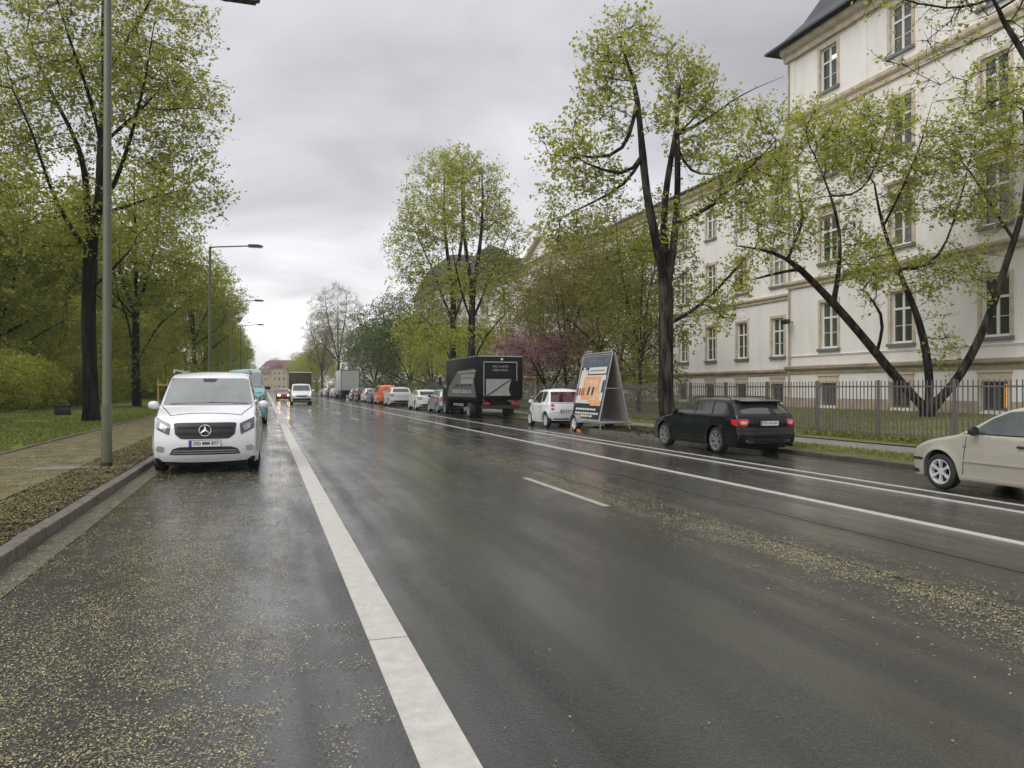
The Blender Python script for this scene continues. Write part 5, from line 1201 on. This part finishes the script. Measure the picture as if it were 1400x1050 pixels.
# transverse block with mansard beyond the trees
t = empty('barracks_building', (34, 116, .2), 0, None, 'big pale block with tall dark mansard roof behind the paired trees', 'building')
def BB(name, mb, mat): o = mb.build(name, mat, t); o.location = (-34,-116,-.2); return o
mb = MB(); mb.box((24,108,0),(46,128,15.6)); BB('wall', mb, M['render'])
mb = MB(); mb.box((23.8,107.8,15.2),(46.2,128.2,15.9)); BB('cornice', mb, M['stone'])
BB('roof', hip(23.4,46.6,107.4,128.6,[(0,15.92),(2.4,21.0),(3.6,21.3)]), M['slate'])
BB('roof_tower', hip(30.5,34.5,109.8,113.8,[(0,20.8),(.1,22.0),(1.9,23.2)]), M['slate'])
for z in (3.4, 7.8, 12.2):
    for k in range(5):
        for (px_, py_, ax) in ((24, 110.5+k*3.9, 0), (26.3+k*4.2, 108, 1)):
            mb = MB(); mb.mi = 0
            mb.box((-.03,-.7,-.12),(.02,.7,2.4)); mb.mi = 1; mb.box((-.05,-.52,.05),(-.025,.52,2.2)); mb.mi = 2; mb.box((-.06,-.04,.05),(-.045,.04,2.2)); mb.box((-.06,-.52,1.35),(-.045,.52,1.43))
            o = mb.build('window', [M['stone'], M['pane'], M['sash']], t); o.location = (px_-34, py_-116, z-.2); o.rotation_euler = (0,0,ax*pi/2)
t = empty('barracks_building', (34, 190, .2), 0, None, 'farthest pale barracks wing glimpsed between the distant trees', 'building')
mb = MB(); mb.box((30,140,0),(46,300,13.5)); o = mb.build('wall', M['render'], t); o.location = (-34,-190,-.2)
mb = MB(); mb.prism([(29.6,13.5),(29.6,13.7),(33,18.5),(43,18.5),(46.4,13.7),(46.4,13.5)], 139.5, 300.5, 'y'); o = mb.build('roof', M['slate'], t); o.location = (-34,-190,-.2)
for z in (3.0, 7.2, 10.6):
    for k in range(20):
        mb = MB(); mb.mi = 0; mb.box((-.05,-.6,0),(.02,.6,2.1)); mb.mi = 1; mb.box((-.06,-.5,.05),(-.052,-.04,2.05)); mb.box((-.06,.04,.05),(-.052,.5,2.05))
        o = mb.build('window', [M['sash'], M['pane']], t); o.location = (30-34, 144+k*7.8-190, z-.2)

# yellow house closing the road
t = empty('yellow_house', (5, 362, 0), 0, None, 'yellow house with red tiled hipped roof at the end of the road', 'building')
M['yellow'] = pm('ochre render', (.42,.36,.23), .85, var=.1); M['tile'] = pm('red roof tiles', (.15,.08,.07), .75, var=.25, scale=1)
mb = MB(); mb.box((-9,0,0),(13,14,8.2)); mb.build('wall', M['yellow'], t)
mb = hip(-9.6,13.6,-.6,14.6,[(0,8.2),(2.4,10.6),(5,13.4),(7,14.2)]); mb.build('roof', M['tile'], t)
mb = MB(); mb.box((-2.5,-.9,0),(4.5,.1,10.2)); mb.build('bay', M['yellow'], t)
mb = MB(); mb.prism([(-2.9,10.2),(4.9,10.2),(1,12.6)], -1.2, 4, 'y'); mb.build('bay_roof', M['tile'], t)
for z in (1.2, 4.6, 7.2):
    for k, xx in enumerate((-7.5,-5,-1,1,3,7,9,11.5)):
        if z > 7 and abs(xx-1) > 3: continue
        yy = -.94 if abs(xx-1) < 3 else -.04
        mb = MB(); mb.mi = 0; mb.box((xx-.55,yy-.02,z),(xx+.55,yy+.02,z+1.7)); mb.mi = 1; mb.box((xx-.45,yy-.03,z+.1),(xx-.05,yy-.021,z+1.6)); mb.box((xx+.05,yy-.03,z+.1),(xx+.45,yy-.021,z+1.6)); mb.build('window', [M['sash'], M['pane']], t)
for xx in (-6,-4,7,10):
    mb = MB(); mb.mi = 0; mb.box((xx-.6,.9,9.4),(xx+.6,3.4,10.7)); mb.mi = 1; mb.box((xx-.4,.87,9.6),(xx+.4,.899,10.5)); mb.build('dormer', [M['sash'], M['pane']], t)

# ------------------------------------------------------------------ railing fence and solid fence
def fence_run(y0, n, lab):
    f = empty('railing_fence', (16.05, y0, .12), 0, None, lab, 'fence')
    L = 2.45; p = MB()
    for k in range(17):
        y = L*(k+.75)/17.5; p.box((-.011,y-.011,.10),(.011,y+.011,1.62))
    p.box((-.016,.03,1.44),(.016,L-.03,1.48)); p.box((-.016,.03,.16),(.016,L-.03,.20))
    pan = p.build('panel', M['fence'], f)
    q = MB(); q.bbox((-.032,-.032,-.1),(.032,.032,1.64),.006); po = q.build('post', M['fence'], f)
    for k in range(n):
        if k: a = pan.copy(); C.objects.link(a); a.location = (0, k*L, 0)
        b = po.copy(); C.objects.link(b); b.location = (0, (k+1)*L, 0)
    return f
fence_run(14.6-2.45*4, 25, 'grey steel railing fence with vertical bars in front of the lawn')
f = empty('board_fence', (16.1, 66.2, .1), 0, None, 'dark solid fence behind the row of white parked cars', 'fence')
M['dkfence'] = pm('dark fence panel', (.05,.052,.058), .6, var=.2, scale=2)
for k in range(16):
    mb = MB(); mb.box((-.02,k*4+.05,.1),(.02,k*4+3.95,2.0)); mb.build('panel', M['dkfence'], f)
    mb = MB(); mb.box((-.05,k*4-.05,0),(.05,k*4+.05,2.05)); mb.build('post', M['fence'], f)

# ------------------------------------------------------------------ street lamps and small things
M['lamp_green'] = pm('olive green lamp paint', (.115,.125,.085), .45, .1, var=.10, scale=2)
M['lamp_dark'] = pm('dark lamp head', (.09,.092,.095), .4, .3)
def lamp():
    t = empty('street_lamp', (-2.76, 15.4, .12))
    mb = MB(); mb.lathe([(.092,.22),(.090,1.25),(.090,1.252),(.079,1.29),(.062,8.85),(.05,8.9)], n=20); mb.build('pole', M['lamp_green'], t, True, 50)
    mb = MB(); mb.lathe([(.094,0),(.094,.22),(.09,.222)], n=20); mb.build('pole_foot', M['black'], t, True)
    mb = MB(); mb.tube([(0,0,8.7),(.0,0,8.86),(.3,0,8.90),(2.0,0,9.05)], .035, 8); mb.build('arm', M['lamp_green'], t, True)
    mb = MB(); mb.prism([(1.85,9.00),(2.0,8.97),(2.60,9.02),(2.64,9.06),(2.4,9.13),(1.9,9.12)], -.13, .13, 'y'); h = mb.build('lamp_head', M['lamp_dark'], t)
    mb = MB(); mb.box((1.98,-.10,8.962),(2.56,.10,8.975)); g = mb.build('lamp_glass', M['lens_dark'], h)
    return t
lp = lamp(); LL = ['olive green street lamp pole nearest on the left beside the white van', 'second street lamp along the left kerb with its arm against the sky', 'third street lamp along the left kerb, partly in the trees', 'fourth and farthest street lamp along the left kerb']
for k, yy in enumerate((15.55, 42.8, 69.5, 96)):
    o = lp if k == 0 else copy_tree(lp); o.location = (-2.74, yy, -.02); tag(o, LL[min(k,3)], 'street lamp', 'street lamps along the left kerb')
# young tree stakes by the van
M['stake'] = pm('pine stake', (.36,.25,.10), .75, var=.2, scale=6)
s0 = at_depth(226, 530, 30); t = empty('tree_guard', (s0.x, s0.y, .12), 0, None, 'wooden stakes with crossbar around a sapling behind the white van', 'tree stakes')
for (a, b) in ((-.25,0),(.05,.25),(.25,-.1)):
    mb = MB(); mb.tube([(a,b,0),(a,b,1.75)], .035, 8); mb.build('stake', M['stake'], t, True)
mb = MB(); mb.box((-.30,-.05,1.50),(.30,.0,1.58)); mb.build('crossbar', M['stake'], t)
mb = MB(); mb.tube([(.02,.05,0),(.03,.06,1.4),(.0,.04,2.6)], [.03,.02,.008], 6); tag(mb.build('sapling', M['bark2'], None, True, loc=(s0.x, s0.y, .12)), 'thin sapling tied between wooden stakes behind the white van', 'sapling')
s0 = at_depth(86, 558, 38); t = empty('grit_bin', (s0.x, s0.y, .2), .2, None, 'dark low grit bin on the lawn at the edge of the wood', 'grit bin')
mb = MB(); mb.bbox((-.36,-.3,0),(.36,.3,.42),.03); mb.build('box', M['black'], t, True)
mb = MB(); mb.bbox((-.39,-.33,.425),(.39,.33,.50),.03); mb.build('lid', M['black'], t, True)

# ------------------------------------------------------------------ haze, sky, light, camera
import os
if not os.environ.get('NOHAZE'):
    mb = MB(); mb.box((-130,-25,-1.2),(130,440,32)); m = bpy.data.materials.new('haze'); m.use_nodes = True; nt = m.node_tree
    nt.nodes.remove(nt.nodes['Principled BSDF']); v = N(nt, 'ShaderNodeVolumePrincipled'); v.inputs['Color'].default_value = (.93,.95,.97,1); v.inputs['Density'].default_value = .00045; v.inputs['Anisotropy'].default_value = .1
    nt.links.new(v.outputs[0], nt.nodes['Material Output'].inputs['Volume']); hz = mb.build('haze', m); tag(hz, kind='stuff')
w = bpy.data.worlds.new('World'); bpy.context.scene.world = w; w.use_nodes = True; nt = w.node_tree; L = nt.links
SUN_EL, SUN_AZ = 52, 250                                  # azimuth clockwise from +Y: the glow sits behind and left of the camera
sky = N(nt, 'ShaderNodeTexSky'); sky.sky_type = 'NISHITA'; sky.sun_disc = False; sky.sun_elevation = rad(SUN_EL); sky.sun_rotation = rad(SUN_AZ)
bg = nt.nodes['Background']; bg.inputs['Strength'].default_value = .12
tc = N(nt, 'ShaderNodeTexCoord'); sep = N(nt, 'ShaderNodeSeparateXYZ'); L.new(tc.outputs['Generated'], sep.inputs[0])
ad = N(nt, 'ShaderNodeMath', operation='ADD'); ad.inputs[1].default_value = .16; L.new(sep.outputs[2], ad.inputs[0])
mxm = N(nt, 'ShaderNodeMath', operation='MAXIMUM'); mxm.inputs[1].default_value = .05; L.new(ad.outputs[0], mxm.inputs[0])
dv = N(nt, 'ShaderNodeVectorMath', operation='DIVIDE'); L.new(tc.outputs['Generated'], dv.inputs[0]); cb = N(nt, 'ShaderNodeCombineXYZ')
for k in range(3): L.new(mxm.outputs[0], cb.inputs[k])
L.new(cb.outputs[0], dv.inputs[1])
n1 = N(nt, 'ShaderNodeTexNoise', Scale=1.1, Detail=7, Roughness=.52, Distortion=.5); L.new(dv.outputs[0], n1.inputs[0])
S = 1/.12
g = ramp(nt, [(0, (.86,.85,.86)), (.10, (.80,.79,.80)), (.22, (.63,.62,.635)), (.40, (.42,.41,.43)), (.58, (.60,.60,.62)), (1, (1.0,1.0,1.02))]); L.new(sep.outputs[2], g.inputs[0])
cr = ramp(nt, [(.33, .74), (.5, 1.0), (.66, 1.25)]); L.new(n1.outputs[0], cr.inputs[0])
mu = N(nt, 'ShaderNodeMix', data_type='RGBA', blend_type='MULTIPLY'); mu.inputs[0].default_value = 1; L.new(g.outputs[0], mu.inputs[6]); L.new(cr.outputs[0], mu.inputs[7])
# unseen sky behind and left of the camera, brightened to light the facade
dt = N(nt, 'ShaderNodeVectorMath', operation='DOT_PRODUCT'); L.new(tc.outputs['Generated'], dt.inputs[0]); dt.inputs[1].default_value = (-.85,-.5,.2)
br = ramp(nt, [(.35, 1.0), (1.0, 2.1)]); mr = N(nt, 'ShaderNodeMapRange'); mr.inputs[1].default_value = -1; mr.inputs[2].default_value = 1; L.new(dt.outputs['Value'], mr.inputs[0])
mu3 = N(nt, 'ShaderNodeMath', operation='POWER'); mu3.inputs[1].default_value = 2.0; L.new(mr.outputs[0], mu3.inputs[0])
mr2 = N(nt, 'ShaderNodeMapRange'); mr2.inputs[1].default_value = .25; mr2.inputs[2].default_value = 1; mr2.inputs[3].default_value = 1; mr2.inputs[4].default_value = 1.7; L.new(mu3.outputs[0], mr2.inputs[0])
vs_ = N(nt, 'ShaderNodeVectorMath', operation='SCALE'); L.new(mu.outputs[2], vs_.inputs[0])
lo = Vector((*ray(500), .24)).normalized(); d3 = N(nt, 'ShaderNodeVectorMath', operation='DOT_PRODUCT'); L.new(tc.outputs['Generated'], d3.inputs[0]); d3.inputs[1].default_value = lo
m3 = N(nt, 'ShaderNodeMapRange', interpolation_type='SMOOTHSTEP'); L.new(d3.outputs['Value'], m3.inputs[0]); m3.inputs[1].default_value = .90; m3.inputs[2].default_value = 1; m3.inputs[3].default_value = 1; m3.inputs[4].default_value = 1.22
m4 = N(nt, 'ShaderNodeMath', operation='MULTIPLY'); L.new(m3.outputs[0], m4.inputs[0]); L.new(mr2.outputs[0], m4.inputs[1]); L.new(m4.outputs[0], vs_.inputs['Scale'])
vs2 = N(nt, 'ShaderNodeVectorMath', operation='SCALE'); L.new(vs_.outputs[0], vs2.inputs[0]); vs2.inputs['Scale'].default_value = S*.80
mx = N(nt, 'ShaderNodeMix', data_type='RGBA'); mx.inputs[0].default_value = .93; L.new(sky.outputs[0], mx.inputs[6]); L.new(vs2.outputs[0], mx.inputs[7]); L.new(mx.outputs[2], bg.inputs[0])
sd = bpy.data.lights.new('sun', 'SUN'); sd.energy = 1.3; sd.angle = rad(50); sd.color = (1,.98,.95); so = bpy.data.objects.new('sun', sd); C.objects.link(so)
az, el = rad(SUN_AZ), rad(SUN_EL); so.rotation_euler = Vector((sin(az)*cos(el), cos(az)*cos(el), sin(el))).to_track_quat('Z', 'Y').to_euler()
cam = bpy.data.cameras.new('camera'); co = bpy.data.objects.new('camera', cam); C.objects.link(co)
cam.sensor_width = 36; cam.lens = 36*FOC/1400; cam.clip_end = 3000; cam.clip_start = .1
co.location = (0,0,CAMZ); co.rotation_euler = (rad(90)+math.atan(5/FOC), 0, -TH)
sc = bpy.context.scene; sc.camera = co
sc.view_settings.view_transform = 'Standard'; sc.view_settings.look = 'None'; sc.view_settings.gamma = 1; sc.view_settings.exposure = .55
sc.render.resolution_x = 1024; sc.render.resolution_y = 768
for o in bpy.data.objects:
    if 'label_used' in o: del o['label_used']
sc.cycles.volume_bounces = 0; sc.cycles.max_bounces = 8; sc.cycles.transparent_max_bounces = 8
